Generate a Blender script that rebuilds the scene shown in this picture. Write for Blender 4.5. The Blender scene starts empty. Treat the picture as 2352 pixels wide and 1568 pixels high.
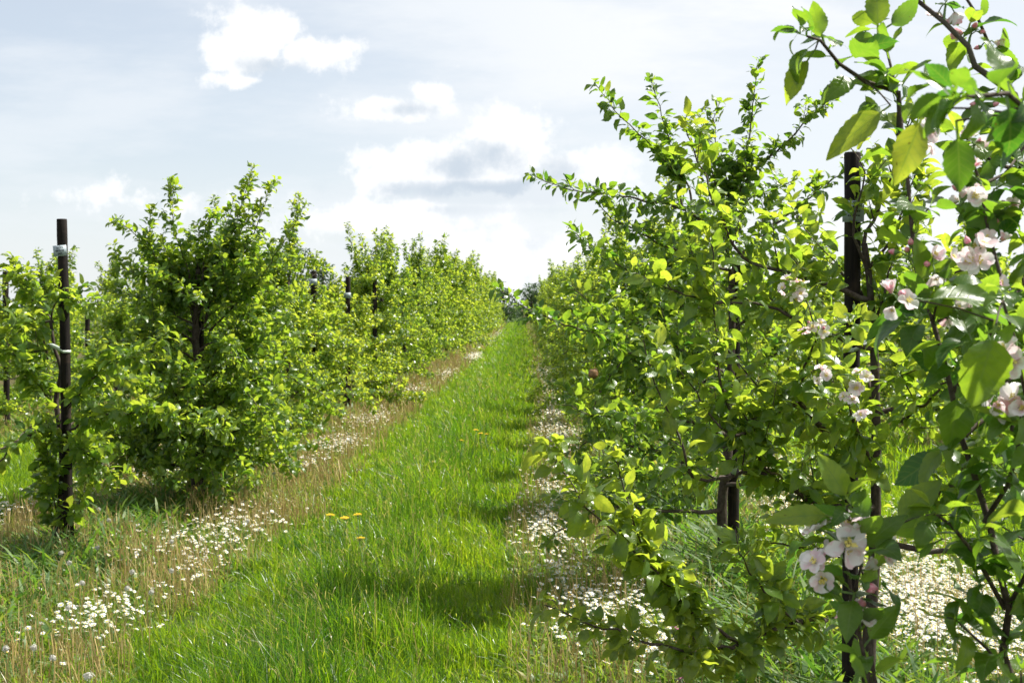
import bpy, math, random
import numpy as np
from mathutils import Vector, Matrix

SC = bpy.context.scene
COL = SC.collection
CAM_H = 1.69
FPX, VPX, VPY = 3000.0, 1195.0, 705.0        # focal length and vanishing point, in 2352-px photo units
UP = Vector((0, 0, 1))

def W(px, py, d):
    """photo position + real distance -> place in the orchard"""
    return Vector(((px - VPX) / FPX * d, d, CAM_H - (py - VPY) / FPX * d))

# ------------------------------------------------------------------ helpers
def tag(o, label=None, cat=None, group=None, kind=None):
    if label: o['label'] = label
    if cat: o['category'] = cat
    if group: o['group'] = group
    if kind: o['kind'] = kind
    return o

def empty(name, loc):
    o = bpy.data.objects.new(name, None)
    o.empty_display_size = 0.1
    o.location = loc
    COL.objects.link(o)
    return o

def link(name, me, parent=None, loc=None):
    o = bpy.data.objects.new(name, me)
    COL.objects.link(o)
    if parent is not None: o.parent = parent
    if loc is not None: o.location = loc
    return o

def copy_tree(o, parent=None):
    c = o.copy()
    COL.objects.link(c)
    c.parent = parent
    for ch in list(o.children): copy_tree(ch, c)
    return c

def np_mesh(name, verts, quads, mats, uv=None, rnd=None, smooth=True, tris=None, mi=None):
    me = bpy.data.meshes.new(name)
    verts = np.asarray(verts, np.float32).reshape(-1, 3)
    quads = np.asarray(quads, np.int32).reshape(-1, 4)
    nq = len(quads)
    loops = quads.reshape(-1)
    starts = np.arange(nq, dtype=np.int32) * 4
    if tris is not None and len(tris):
        tris = np.asarray(tris, np.int32).reshape(-1, 3)
        starts = np.concatenate([starts, nq * 4 + np.arange(len(tris), dtype=np.int32) * 3])
        loops = np.concatenate([loops, tris.reshape(-1)])
    me.vertices.add(len(verts)); me.vertices.foreach_set('co', verts.reshape(-1))
    me.loops.add(len(loops)); me.loops.foreach_set('vertex_index', loops)
    me.polygons.add(len(starts)); me.polygons.foreach_set('loop_start', starts)
    if mi is not None: me.polygons.foreach_set('material_index', np.asarray(mi, np.int32))
    if smooth: me.polygons.foreach_set('use_smooth', np.ones(len(starts), bool))
    if uv is not None:
        l = me.uv_layers.new(name='UVMap')
        l.data.foreach_set('uv', np.asarray(uv, np.float32)[loops].reshape(-1))
    if rnd is not None:
        a = me.attributes.new('rnd', 'FLOAT', 'POINT')
        a.data.foreach_set('value', np.asarray(rnd, np.float32))
    for m in (mats if isinstance(mats, (list, tuple)) else [mats]): me.materials.append(m)
    me.update()
    return me

class MB:
    """collects tubes and patches; quads only"""
    def __init__(s): s.v = []; s.q = []; s.n = 0; s.m = []
    def add(s, v, q, mat=0):
        v = np.asarray(v, float).reshape(-1, 3); q = np.asarray(q, int).reshape(-1, 4)
        s.v.append(v); s.q.append(q + s.n); s.n += len(v); s.m += [mat] * len(q)
    def tube(s, pts, rad, sides=6, mat=0, cap=True, tipk=.6):
        P = np.array([tuple(p) for p in pts], float); n = len(P)
        R = np.broadcast_to(np.asarray(rad, float), (n,))
        T = np.gradient(P, axis=0); T /= np.linalg.norm(T, axis=1)[:, None] + 1e-12
        ref = np.array([0.31, 0.87, 0.38]) if abs(T[0][2]) > .9 else np.array([0, 0, 1.])
        A = np.cross(T, ref); A /= np.linalg.norm(A, axis=1)[:, None] + 1e-9
        B = np.cross(T, A)
        an = np.arange(sides) * 2 * np.pi / sides
        V = P[:, None] + R[:, None, None] * (A[:, None] * np.cos(an)[None, :, None] + B[:, None] * np.sin(an)[None, :, None])
        i = np.arange(n - 1)[:, None] * sides; k = np.arange(sides)[None, :]; k2 = (k + 1) % sides
        Q = np.stack([i + k, i + k2, i + sides + k2, i + sides + k], -1).reshape(-1, 4)
        V = V.reshape(-1, 3)
        if cap:
            V = np.vstack([V, P[-1] + T[-1] * R[-1] * tipk]); c = len(V) - 1; b = (n - 1) * sides
            ex = [[b + j, b + (j + 1) % sides, b + (j + 2) % sides, c] for j in range(0, sides, 2)]
            Q = np.vstack([Q, ex])
        s.add(V, Q, mat)
    def box(s, c, d, mat=0, rot=None):
        x, y, z = np.array(d) / 2
        v = np.array([[-x,-y,-z],[x,-y,-z],[x,y,-z],[-x,y,-z],[-x,-y,z],[x,-y,z],[x,y,z],[-x,y,z]])
        if rot is not None: v = v @ np.array(rot.to_3x3()).T
        s.add(v + np.array(tuple(c)), [[0,3,2,1],[4,5,6,7],[0,1,5,4],[1,2,6,5],[2,3,7,6],[3,0,4,7]], mat)
    def mesh(s, name, mats, smooth=True):
        return np_mesh(name, np.vstack(s.v), np.vstack(s.q), mats, smooth=smooth, mi=s.m)

def wobble2(x, y, seed, freq=1.0, octaves=4):
    """smooth pseudo noise, about -1..1"""
    r = np.random.RandomState(seed); out = np.zeros_like(x); amp = 1.0; tot = 0
    for o in range(octaves):
        for _ in range(3):
            a = r.uniform(0, 2 * np.pi); f = freq * r.uniform(.7, 1.4) * 2 ** o
            out = out + amp * np.sin((x * np.cos(a) + y * np.sin(a)) * f * 2 * np.pi + r.uniform(0, 6.28))
        tot += amp * 1.7; amp *= .6
    return out / tot

# ------------------------------------------------------------------ materials
class NT:
    def __init__(s, tree): s.t = tree; s.n = tree.nodes; s.l = tree.links
    def new(s, typ, **kw):
        n = s.n.new(typ)
        for k, v in kw.items(): setattr(n, k, v)
        return n
    def set(s, sock, v):
        if hasattr(v, 'is_output'): s.l.new(v, sock)
        else: sock.default_value = v
    def math(s, op, a, b=0.0, c=None, clamp=False):
        n = s.n.new('ShaderNodeMath'); n.operation = op; n.use_clamp = clamp
        s.set(n.inputs[0], a); s.set(n.inputs[1], b)
        if c is not None: s.set(n.inputs[2], c)
        return n.outputs[0]
    def smooth(s, x, lo, hi):
        n = s.n.new('ShaderNodeMapRange'); n.interpolation_type = 'SMOOTHSTEP'
        s.set(n.inputs[0], x); n.inputs[1].default_value = lo; n.inputs[2].default_value = hi
        return n.outputs[0]
    def mix(s, f, a, b, blend='MIX'):
        n = s.n.new('ShaderNodeMix'); n.data_type = 'RGBA'; n.blend_type = blend
        s.set(n.inputs[0], f); s.set(n.inputs[6], a); s.set(n.inputs[7], b)
        return n.outputs[2]
    def ramp(s, f, stops):
        n = s.n.new('ShaderNodeValToRGB'); e = n.color_ramp.elements
        while len(e) < len(stops): e.new(0.5)
        for i, (p, c) in enumerate(stops): e[i].position = p; e[i].color = tuple(c) + (1,)
        s.set(n.inputs[0], f); return n.outputs[0]
    def noise(s, vec, scale, detail=4, rough=.55, dim='3D'):
        n = s.n.new('ShaderNodeTexNoise'); n.noise_dimensions = dim
        if vec is not None: s.l.new(vec, n.inputs['Vector'])
        n.inputs['Scale'].default_value = scale; n.inputs['Detail'].default_value = detail
        n.inputs['Roughness'].default_value = rough
        return n.outputs[0]

def new_mat(name):
    m = bpy.data.materials.new(name); m.use_nodes = True
    nt = NT(m.node_tree)
    p = m.node_tree.nodes['Principled BSDF']; out = m.node_tree.nodes['Material Output']
    return m, nt, p, out

def c4(c): return (c[0], c[1], c[2], 1)

def leafy(name, front, trans, back=None, rough=.36, tfac=.45, veins=False, spec=.5):
    """thin plant tissue: reflects and lets light through; tint follows each leaf's own number"""
    m, nt, p, out = new_mat(name)
    at = nt.new('ShaderNodeAttribute', attribute_name='rnd'); r = at.outputs['Fac']
    col = nt.ramp(r, front); tr = nt.ramp(r, trans)
    if veins:
        uv = nt.new('ShaderNodeTexCoord'); sp = nt.new('ShaderNodeSeparateXYZ'); nt.l.new(uv.outputs['UV'], sp.inputs[0])
        av = nt.math('ABSOLUTE', sp.outputs[1])
        mid = nt.math('SUBTRACT', 1.0, nt.smooth(av, .02, .1))
        w = nt.math('SINE', nt.math('MULTIPLY', nt.math('SUBTRACT', sp.outputs[0], nt.math('MULTIPLY', av, .22)), 46.0))
        side = nt.math('MULTIPLY', nt.smooth(w, .55, 1.0), .4)
        vein = nt.math('MAXIMUM', nt.math('MULTIPLY', mid, .75), side)
        col = nt.mix(nt.math('MULTIPLY', vein, .75), col, (.20, .28, .08, 1))
        tr = nt.mix(nt.math('MULTIPLY', vein, .75), tr, (.22, .34, .03, 1))
        geo0 = nt.new('ShaderNodeNewGeometry'); spot = nt.smooth(nt.noise(geo0.outputs['Position'], 150, 2), .70, .76)
        col = nt.mix(spot, col, (.13, .07, .025, 1)); tr = nt.mix(spot, tr, (.12, .06, .01, 1))
        # blade blotches
        geo = nt.new('ShaderNodeNewGeometry')
        ns = nt.noise(geo.outputs['Position'], 55, 3)
        col = nt.mix(nt.math('MULTIPLY', ns, .35), col, (.05, .10, .015, 1)); tr = nt.mix(nt.math('MULTIPLY', nt.smooth(ns, .35, .75), .45), tr, (.10, .24, .012, 1))
        bump = nt.new('ShaderNodeBump'); bump.inputs['Strength'].default_value = .35; bump.inputs['Distance'].default_value = .002
        nt.l.new(nt.math('MULTIPLY', vein, -1.0), bump.inputs['Height'])
        nt.l.new(bump.outputs[0], p.inputs['Normal'])
    if back is not None:
        g = nt.new('ShaderNodeNewGeometry')
        col = nt.mix(g.outputs['Backfacing'], col, nt.mix(.55, col, c4(back)))
    nt.l.new(col, p.inputs['Base Color'])
    p.inputs['Roughness'].default_value = rough
    p.inputs['Specular IOR Level'].default_value = spec
    t = nt.new('ShaderNodeBsdfTranslucent'); nt.l.new(tr, t.inputs['Color'])
    mx = nt.new('ShaderNodeMixShader'); mx.inputs[0].default_value = tfac
    nt.l.new(p.outputs[0], mx.inputs[1]); nt.l.new(t.outputs[0], mx.inputs[2]); nt.l.new(mx.outputs[0], out.inputs[0])
    return m

M = {}
LF = [(0, (.020, .060, .012)), (.45, (.048, .112, .018)), (.8, (.095, .17, .024)), (1, (.17, .19, .035))]
LT = [(0, (.08, .24, .016)), (.45, (.34, .51, .026)), (.8, (.54, .64, .045)), (1, (.56, .52, .05))]
M['leaf'] = leafy('apple_leaf', LF, LT, back=(.14, .21, .125), veins=True, tfac=.56, rough=.29)
M['leaf_far'] = leafy('apple_leaf_far', LF, LT, back=(.14, .21, .125), tfac=.56, rough=.30)
M['grass'] = leafy('grass_blade', [(0, (.022, .065, .010)), (.5, (.060, .128, .014)), (.86, (.12, .2, .022)), (.93, (.26, .24, .08)), (1, (.36, .29, .14))],
                   [(0, (.09, .27, .010)), (.5, (.34, .54, .012)), (.86, (.52, .62, .02)), (.93, (.5, .45, .12)), (1, (.55, .42, .18))], rough=.32, tfac=.52)
M['herb'] = leafy('herb_leaf', [(0, (.040, .095, .020)), (.6, (.10, .17, .03)), (1, (.24, .23, .06))],
                  [(0, (.15, .36, .03)), (.6, (.36, .52, .04)), (1, (.58, .5, .09))], rough=.5, tfac=.4)
M['dry'] = leafy('dry_stalk', [(0, (.22, .16, .06)), (.5, (.42, .31, .11)), (.8, (.52, .42, .2)), (1, (.6, .55, .4))],
                 [(0, (.25, .17, .06)), (.5, (.40, .28, .1)), (1, (.55, .48, .3))], rough=.6, tfac=.25)
M['dark_leaf'] = leafy('oak_leaf', [(0, (.020, .045, .014)), (.6, (.035, .075, .02)), (1, (.06, .11, .03))],
                       [(0, (.05, .12, .02)), (1, (.12, .22, .03))], rough=.5, tfac=.35)

def simple(name, col, rough=.6, spec=.5, noise=None):
    m, nt, p, out = new_mat(name)
    p.inputs['Roughness'].default_value = rough; p.inputs['Specular IOR Level'].default_value = spec
    if noise:
        tc = nt.new('ShaderNodeTexCoord'); n = nt.noise(tc.outputs['Object'], noise[0], 5)
        nt.l.new(nt.mix(nt.smooth(n, .35, .68), c4(col), c4(noise[1])), p.inputs['Base Color'])
    else: p.inputs['Base Color'].default_value = c4(col)
    return m, nt, p, out

def bark_mat(name, a, b, c, scale, zs):
    m, nt, p, out = new_mat(name)
    tc = nt.new('ShaderNodeTexCoord'); mp = nt.new('ShaderNodeMapping'); nt.l.new(tc.outputs['Object'], mp.inputs[0])
    mp.inputs['Scale'].default_value = (1, 1, zs)
    n1 = nt.noise(mp.outputs[0], scale, 6, .65); n2 = nt.noise(tc.outputs['Object'], 9, 3)
    col = nt.mix(nt.smooth(n1, .35, .65), c4(a), c4(b)); col = nt.mix(nt.math('MULTIPLY', nt.smooth(n2, .52, .72), .7), col, c4(c))
    nt.l.new(col, p.inputs['Base Color']); p.inputs['Roughness'].default_value = .8; p.inputs['Specular IOR Level'].default_value = .18
    bp = nt.new('ShaderNodeBump'); bp.inputs['Strength'].default_value = .6; bp.inputs['Distance'].default_value = .006
    nt.l.new(n1, bp.inputs['Height']); nt.l.new(bp.outputs[0], p.inputs['Normal'])
    return m
M['bark'] = bark_mat('apple_bark', (.034, .025, .020), (.080, .062, .050), (.065, .07, .045), 60, .5)
M['twig'] = bark_mat('apple_twig', (.050, .036, .030), (.10, .078, .066), (.13, .12, .105), 90, 1)
M['stake'] = bark_mat('tarred_wood', (.006, .0048, .0045), (.020, .015, .012), (.045, .030, .022), 80, .045)
M['plate'] = simple('sign_plastic', (.34, .40, .43), .5)[0]
M['ink'] = simple('engraved_ink', (.012, .02, .024), .7)[0]
M['nail'] = simple('nail_steel', (.03, .035, .035), .4)[0]
M['tie'] = simple('tie_strap', (.45, .55, .48), .45, noise=(40, (.60, .66, .60)))[0]
M['petal'] = None
def petal_mat():
    m, nt, p, out = new_mat('blossom_petal')
    uv = nt.new('ShaderNodeTexCoord'); sp = nt.new('ShaderNodeSeparateXYZ'); nt.l.new(uv.outputs['UV'], sp.inputs[0])
    g = nt.new('ShaderNodeNewGeometry'); n = nt.noise(g.outputs['Position'], 60, 3)
    pink = nt.math('MULTIPLY', nt.smooth(n, .42, .66), nt.math('ADD', .42, nt.math('MULTIPLY', g.outputs['Backfacing'], .6)), clamp=True)
    col = nt.mix(pink, (.90, .87, .87, 1), (.80, .36, .46, 1))
    nt.l.new(col, p.inputs['Base Color']); p.inputs['Roughness'].default_value = .55
    t = nt.new('ShaderNodeBsdfTranslucent'); nt.l.new(col, t.inputs['Color'])
    mx = nt.new('ShaderNodeMixShader'); mx.inputs[0].default_value = .4
    nt.l.new(p.outputs[0], mx.inputs[1]); nt.l.new(t.outputs[0], mx.inputs[2]); nt.l.new(mx.outputs[0], out.inputs[0])
    return m
M['petal'] = petal_mat()
M['bud'] = simple('blossom_bud', (.66, .10, .20), .5, noise=(70, (.85, .55, .6)))[0]
M['stamen'] = simple('stamen', (.72, .60, .16), .7)[0]
M['stalk'] = simple('flower_stalk', (.13, .22, .07), .6)[0]
M['daisy_white'] = leafy('daisy_petal', [(0, (.84, .85, .86)), (1, (.87, .85, .87))], [(0, (.75, .75, .7)), (1, (.8, .76, .78))], rough=.6, tfac=.3)
M['daisy_yellow'] = simple('daisy_disc', (.75, .50, .03), .7)[0]
M['hawk'] = leafy('hawkweed_petal', [(0, (.80, .48, .01)), (1, (.85, .62, .02))], [(0, (.8, .5, .01)), (1, (.85, .6, .02))], rough=.6, tfac=.35)
M['fluff'] = leafy('seed_fluff', [(0, (.45, .44, .40)), (1, (.55, .54, .50))], [(0, (.6, .6, .55)), (1, (.7, .7, .65))], rough=.9, tfac=.4, spec=.1)
M['brown'] = simple('withered_skin', (.17, .085, .035), .6, noise=(60, (.30, .16, .06)))[0]
M['clover'] = simple('clover_head', (.22, .06, .12), .7)[0]

def ground_mat():
    m, nt, p, out = new_mat('orchard_soil')
    tc = nt.new('ShaderNodeTexCoord'); sp = nt.new('ShaderNodeSeparateXYZ'); nt.l.new(tc.outputs['Object'], sp.inputs[0])
    n1 = nt.noise(tc.outputs['Object'], 1.2, 6, .6); n2 = nt.noise(tc.outputs['Object'], 14, 6, .7); n3 = nt.noise(tc.outputs['Object'], 60, 4, .7)
    # rows stand every 4.2 m; herb strips under them, mown grass between
    xw = nt.math('ADD', nt.math('ADD', sp.outputs[0], 2.95), nt.math('MULTIPLY', nt.math('SUBTRACT', n1, .5), .5))
    ph = nt.math('ABSOLUTE', nt.math('SUBTRACT', nt.math('FRACT', nt.math('ADD', nt.math('DIVIDE', xw, 4.25), .5)), .5))
    strip = nt.math('SUBTRACT', 1.0, nt.smooth(ph, .22, .29))
    gr = nt.mix(n2, (.030, .060, .010, 1), (.07, .12, .02, 1))
    he = nt.mix(nt.smooth(n2, .3, .7), (.055, .062, .022, 1), (.13, .105, .045, 1))
    col = nt.mix(strip, gr, he)
    nt.l.new(nt.mix(nt.math('MULTIPLY', n3, .5), col, (.04, .034, .018, 1)), p.inputs['Base Color'])
    p.inputs['Roughness'].default_value = .95; p.inputs['Specular IOR Level'].default_value = .1
    bp = nt.new('ShaderNodeBump'); bp.inputs['Strength'].default_value = .8; bp.inputs['Distance'].default_value = .05
    nt.l.new(n2, bp.inputs['Height']); nt.l.new(bp.outputs[0], p.inputs['Normal'])
    return m
M['ground'] = ground_mat()

# ------------------------------------------------------------------ ground
xs = np.array([-900, -300, -100, -40, -20, -10, -5, 0, 5, 10, 20, 40, 100, 300, 900.])
ys = np.array([-200, -50, -10, 0, 5, 10, 20, 40, 80, 160, 320, 700, 1500, 3000.])
X, Y = np.meshgrid(xs, ys); nx = len(xs)
gv = np.stack([X, Y, np.zeros_like(X)], -1).reshape(-1, 3)
gq = [[j * nx + i, j * nx + i + 1, (j + 1) * nx + i + 1, (j + 1) * nx + i] for j in range(len(ys) - 1) for i in range(nx - 1)]
tag(link('ground', np_mesh('ground', gv, gq, M['ground'])), kind='structure')

# ------------------------------------------------------------------ leaves
def leaf_arrays(rows, lod):
    A = np.array(rows, float)                    # P3 A3 N3 L W K pet R
    P, T, N = A[:, 0:3], A[:, 3:6], A[:, 6:9]
    L, Wd, K, pet, R = A[:, 9], A[:, 10], A[:, 11], A[:, 12], A[:, 13]
    B = np.cross(N, T); B /= np.linalg.norm(B, axis=1)[:, None] + 1e-9
    N = np.cross(T, B)
    if lod == 0: u = np.linspace(0, 1, 17); w = np.interp(u, [0, .10, .25, .42, .6, .76, .9, 1], [.10, .60, .93, 1, .86, .60, .30, .01]) * np.where(np.arange(17) % 2 == 1, 1.05, .955); v = np.array([-1, -.5, 0, .5, 1])
    elif lod == 1: u = np.array([0, .2, .5, .8, 1]); w = np.array([.12, .82, 1, .55, .02]); v = np.array([-1, 0, 1.])
    else: u = np.array([0, .45, 1]); w = np.array([.25, 1, .08]); v = np.array([-1, 1.])
    n, nu, nv = len(A), len(u), len(v)
    Ks = np.where(np.abs(K) < .05, .05, K)
    ku = Ks[:, None] * u[None]
    cx = pet[:, None] + L[:, None] * np.sin(ku) / Ks[:, None]
    cz = -L[:, None] * (1 - np.cos(ku)) / Ks[:, None]
    rs = np.random.RandomState(n)
    fold = rs.uniform(.05, .55, n); ph = rs.uniform(0, 6.28, n); wav = rs.uniform(.02, .14, n)
    half = (Wd[:, None] / 2 * w[None])[:, :, None]
    side = half * v[None, None]
    lift = half * np.abs(v)[None, None] * fold[:, None, None] * (1 - .3 * np.abs(v)[None, None])
    if lod < 2:
        lift = lift + Wd[:, None, None] * wav[:, None, None] * (v[None, None] ** 2) * np.sin(u[None, :, None] * 8 + ph[:, None, None] + v[None, None])
    V = P[:, None, None] + T[:, None, None] * cx[:, :, None, None] + B[:, None, None] * side[..., None] + N[:, None, None] * (cz[:, :, None] + lift)[..., None]
    V = V.reshape(n, nu * nv, 3)
    U = np.stack(np.broadcast_arrays(u[:, None], v[None]), -1).reshape(-1, 2)
    i = np.arange(nu - 1)[:, None] * nv; k = np.arange(nv - 1)[None]
    Q = np.stack([i + nv + k, i + nv + k + 1, i + k + 1, i + k], -1).reshape(-1, 4)
    if lod < 2:                                   # leaf stalk
        sw = .0016 if lod == 0 else .0022
        p0 = P; p1 = P + T * pet[:, None] + 0 * N
        S = np.stack([p0 - B * sw, p0 + B * sw, p1 + B * sw, p1 - B * sw], 1)
        V = np.concatenate([V, S], 1); b = nu * nv
        U = np.vstack([U, [[0, 0]] * 4]); Q = np.vstack([Q, [[b, b + 1, b + 2, b + 3]]])
    m = V.shape[1]
    Q = (Q[None] + (np.arange(n) * m)[:, None, None]).reshape(-1, 4)
    return V.reshape(-1, 3), Q, np.tile(U, (n, 1)), np.repeat(R, m)

def leaf_mesh(name, rows, lod, mat):
    V, Q, U, R = leaf_arrays(rows, lod)
    return np_mesh(name, V, Q, mat, uv=U, rnd=R, smooth=True)

def rv(rng): return Vector((rng.gauss(0, 1), rng.gauss(0, 1), rng.gauss(0, 1)))
def perp(t, rng):
    for _ in range(8):
        a = rv(rng); a = a - t * a.dot(t)
        if a.length > .1: return a.normalized()
    return t.orthogonal().normalized()

def resample(pts, step):
    """Catmull-Rom through pts"""
    pts = [Vector(p) for p in pts]
    if len(pts) == 2: pts = [pts[0], (pts[0] + pts[1]) / 2, pts[1]]
    q = [pts[0] * 2 - pts[1]] + pts + [pts[-1] * 2 - pts[-2]]
    out = []
    for i in range(1, len(q) - 2):
        a, b, c, d = q[i - 1:i + 3]; n = max(1, int((c - b).length / step))
        for k in range(n):
            t = k / n
            out.append(.5 * ((2 * b) + (c - a) * t + (2 * a - 5 * b + 4 * c - d) * t * t + (3 * b - a - 3 * c + d) * t ** 3))
    out.append(pts[-1])
    return out

class Tree:
    def __init__(s, seed, leaf=.072, young=.0, fluff=1.0):
        s.rng = random.Random(seed); s.leaf = leaf; s.young = young; s.rate = fluff
        s.limbs = []                                   # each: [MB, leaf rows]
        s.skel = []
        s.bound = None; s.clear = []; s.org = Vector()
    def new_limb(s): s.limbs.append([MB(), []]); return s.limbs[-1]
    def one_leaf(s, lb, p, axis, size, young):
        g = s.rng
        if s.bound and not s.bound(p): return
        if s.clear:                                   # gaps through which a stake shows
            q = p + s.org; px = VPX + q.x / q.y * FPX; py = VPY - (q.z - CAM_H) / q.y * FPX
            if any(a < px < b and c < py < d and q.y < e and g.random() < .9 for a, b, c, d, e in s.clear): return
        a = (axis + rv(g) * .18).normalized()
        n = UP + Vector((.20, .10, 0)) + rv(g) * .55
        n = n - a * n.dot(a)
        if n.length < .15: n = perp(a, g)
        n.normalize()
        L = s.leaf * size * g.uniform(.62, 1.22)
        r = min(.84, max(0, .34 + s.young + young * .45 + g.gauss(0, .16)))
        lb[1].append((p.x, p.y, p.z, a.x, a.y, a.z, n.x, n.y, n.z, L, L * g.uniform(.46, .63), g.uniform(.3, 1.8) if g.random() < .88 else g.uniform(-.6, .2), L * g.uniform(.22, .42), r))
    def rosette(s, lb, p, d, k, size, young=.0):
        g = s.rng; a0 = g.uniform(0, 6.28)
        d = d.normalized(); u = d.orthogonal().normalized(); w = d.cross(u)
        for i in range(k):
            an = a0 + i * 2.4 + g.gauss(0, .25); o = u * math.cos(an) + w * math.sin(an)
            s.one_leaf(lb, p + d * g.uniform(0, .015), d * g.uniform(.1, .65) + o, size * g.uniform(.75, 1.1), young)
    def dress(s, lb, pts, start=.1, gap=.05, tipy=.6, ros=.6, size=1.0):
        g = s.rng; tot = sum((b - a).length for a, b in zip(pts, pts[1:])); acc = 0; nxt = tot * start; phi = g.uniform(0, 6.28)
        gap = gap / (s.rate * 1.75)
        for a, b in zip(pts, pts[1:]):
            l = (b - a).length; t = (b - a).normalized() if l > 1e-6 else UP
            while nxt <= acc + l:
                p = a.lerp(b, (nxt - acc) / max(l, 1e-6)); f = nxt / max(tot, 1e-6)
                u = t.orthogonal().normalized(); w = t.cross(u); phi += 2.4 + g.gauss(0, .3)
                o = u * math.cos(phi) + w * math.sin(phi)
                if f < .72 and g.random() < ros:
                    s.rosette(lb, p + o * .012, (o * .8 + UP * .45 + t * .3), g.randint(4, 7), size, f * tipy * .4)
                    nxt += gap * g.uniform(.7, 1.4)
                else:
                    s.one_leaf(lb, p, o * .85 + t * .55 + UP * .12, size * (1.0 if f < .85 else .75), f * tipy)
                    nxt += gap * (.55 if f < .8 else .38) * g.uniform(.7, 1.3)
            acc += l
        s.rosette(lb, pts[-1], (pts[-1] - pts[-2]), 4, size * .7, tipy)
    def grow(s, p, d, length, up=.12, wob=.10, step=.045):
        g = s.rng; pts = [p.copy()]; d = d.normalized(); n = max(3, int(length / step))
        for _ in range(n):
            d = (d + UP * up * .3 + rv(g) * wob * .5).normalized(); p = p + d * (length / n); pts.append(p.copy())
        return pts
    def limb(s, pts, r0, r1, sec=.13, seclen=.34, start=.22, step=.05, lb=None, sub=True, jitter=.005, secup=.35, gap=.055, tipy=.6, sides=7, flat=0):
        g = s.rng; lb = lb or s.new_limb()
        pts = resample(pts, step)
        pts = [p + rv(g) * jitter * (1 if 0 < i < len(pts) - 1 else 0) for i, p in enumerate(pts)]
        n = len(pts)
        lb[0].tube(pts, [r0 + (r1 - r0) * (i / (n - 1)) ** .8 for i in range(n)], sides)
        s.skel += pts
        s.dress(lb, pts, start=start * .8, gap=gap, tipy=tipy)
        if sub:
            tot = sum((b - a).length for a, b in zip(pts, pts[1:])); acc = 0; nxt = tot * start
            for i, (a, b) in enumerate(zip(pts, pts[1:])):
                acc += (b - a).length
                if acc >= nxt and i < n - 2:
                    f = acc / tot; t = (b - a).normalized()
                    d = t * .55 + perp(t, g) * .75 + UP * secup
                    ln = seclen * (1.15 - .65 * f) * g.uniform(.5, 1.35)
                    q = s.grow(b, d, ln, up=.25); r = max(.0018, (r0 + (r1 - r0) * f) * .5)
                    r = min(r, .007)
                    lb[0].tube(q, [r + (.0012 - r) * k / (len(q) - 1) for k in range(len(q))], 5)
                    s.skel += q[::2]
                    s.dress(lb, q, start=.12, gap=gap, tipy=tipy)
                    if ln > .3 and g.random() < .6:
                        k = len(q) // 2; q2 = s.grow(q[k], (q[k + 1] - q[k]).normalized() * .5 + perp(t, g) * .7 + UP * .2, ln * .5)
                        lb[0].tube(q2, [.0025 + (.0012 - .0025) * k / (len(q2) - 1) for k in range(len(q2))], 4)
                        s.dress(lb, q2, start=.12, gap=gap, tipy=tipy)
                    nxt = acc + sec * g.uniform(.6, 1.5)
        return lb
    def trunk_mesh(s, pts, r0, r1, name='trunk'):
        mb = MB(); p = resample(pts, .07); n = len(p); g = s.rng
        rad = [(r0 + (r1 - r0) * i / (n - 1)) * (1 + .10 * math.sin(i * 1.3) * g.random()) * (1.5 if i == 0 else 1.18 if i == 1 else 1) for i in range(n)]
        mb.tube(p, rad, 10); s.trunk = p; s.skel += p
        return mb

def tree_pts(s, H, lean=.03):
    g = s.rng
    return [Vector((g.gauss(0, lean) * k, g.gauss(0, lean) * k, H * f - .03 * (f == 0))) for f, k in ((0, 0), (.2, .6), (.45, 1), (.7, 1.2), (1, 1.3))]

def random_limbs(s, H, n, reach, low=.35, shoots=4, shootlen=.8, sec=.13, seclen=.34, one=False, gap=.055, droop=.25, az=None, sides=6):
    g = s.rng; lb = None; a0 = g.uniform(0, 6.28); T = s.trunk
    for i in range(n):
        f = (i + .5) / n; h = low + (H - low - .05) * f
        p = T[min(len(T) - 1, int(h / H * (len(T) - 1)))].copy()
        a = a0 + i * 2.39996 + g.gauss(0, .3) if az is None else g.uniform(*az)
        L = reach * (1.12 - .62 * f) * g.uniform(.75, 1.2); el = .15 + .75 * f + g.gauss(0, .12)
        d = Vector((math.cos(a), math.sin(a), 0))
        q = [p, p + d * L * .35 + UP * L * .35 * math.tan(el) * .7, p + d * L * .7 + UP * L * .6 * math.sin(el), p + d * L + UP * (L * .75 * math.sin(el) - droop * L * (1 - f) * g.random())]
        if q[-1].z < .22: q[-1].z = .22 + .15 * g.random()
        lb = s.limb(q, .017 - .008 * f, .002, sec=sec, seclen=seclen, lb=lb if one else None, gap=gap, sides=sides)
        if not one: lb = None
    for i in range(shoots):
        p = T[max(0, len(T) - 1 - g.randint(0, max(1, len(T) // 3)))]
        a = g.uniform(0, 6.28); d = Vector((math.cos(a) * .45, math.sin(a) * .45, 1))
        q = s.grow(p, d, shootlen * g.uniform(.55, 1.2), up=.12, wob=.06)
        lb = s.limb(q, .008, .0018, sec=.16, seclen=seclen * .5, start=.15, lb=lb if one else None, gap=gap, sides=sides)
        if not one: lb = None
    return lb

def finish(s, root, trunk_mb, lod, mat, split=False, mat_b='bark'):
    """turn a grown tree into trunk, limb and foliage meshes under its root"""
    link('trunk', trunk_mb.mesh('trunk', M['bark']), root)
    rows = []
    for mb, lv in s.limbs:
        if not mb.v: rows += lv; continue
        l = link('limb', mb.mesh('limb', M['twig']), root)
        if split and lv: link('foliage', leaf_mesh('foliage', lv, lod, mat), l)
        else: rows += lv
    if rows: link('foliage', leaf_mesh('foliage', rows, lod, mat), root)

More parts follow.
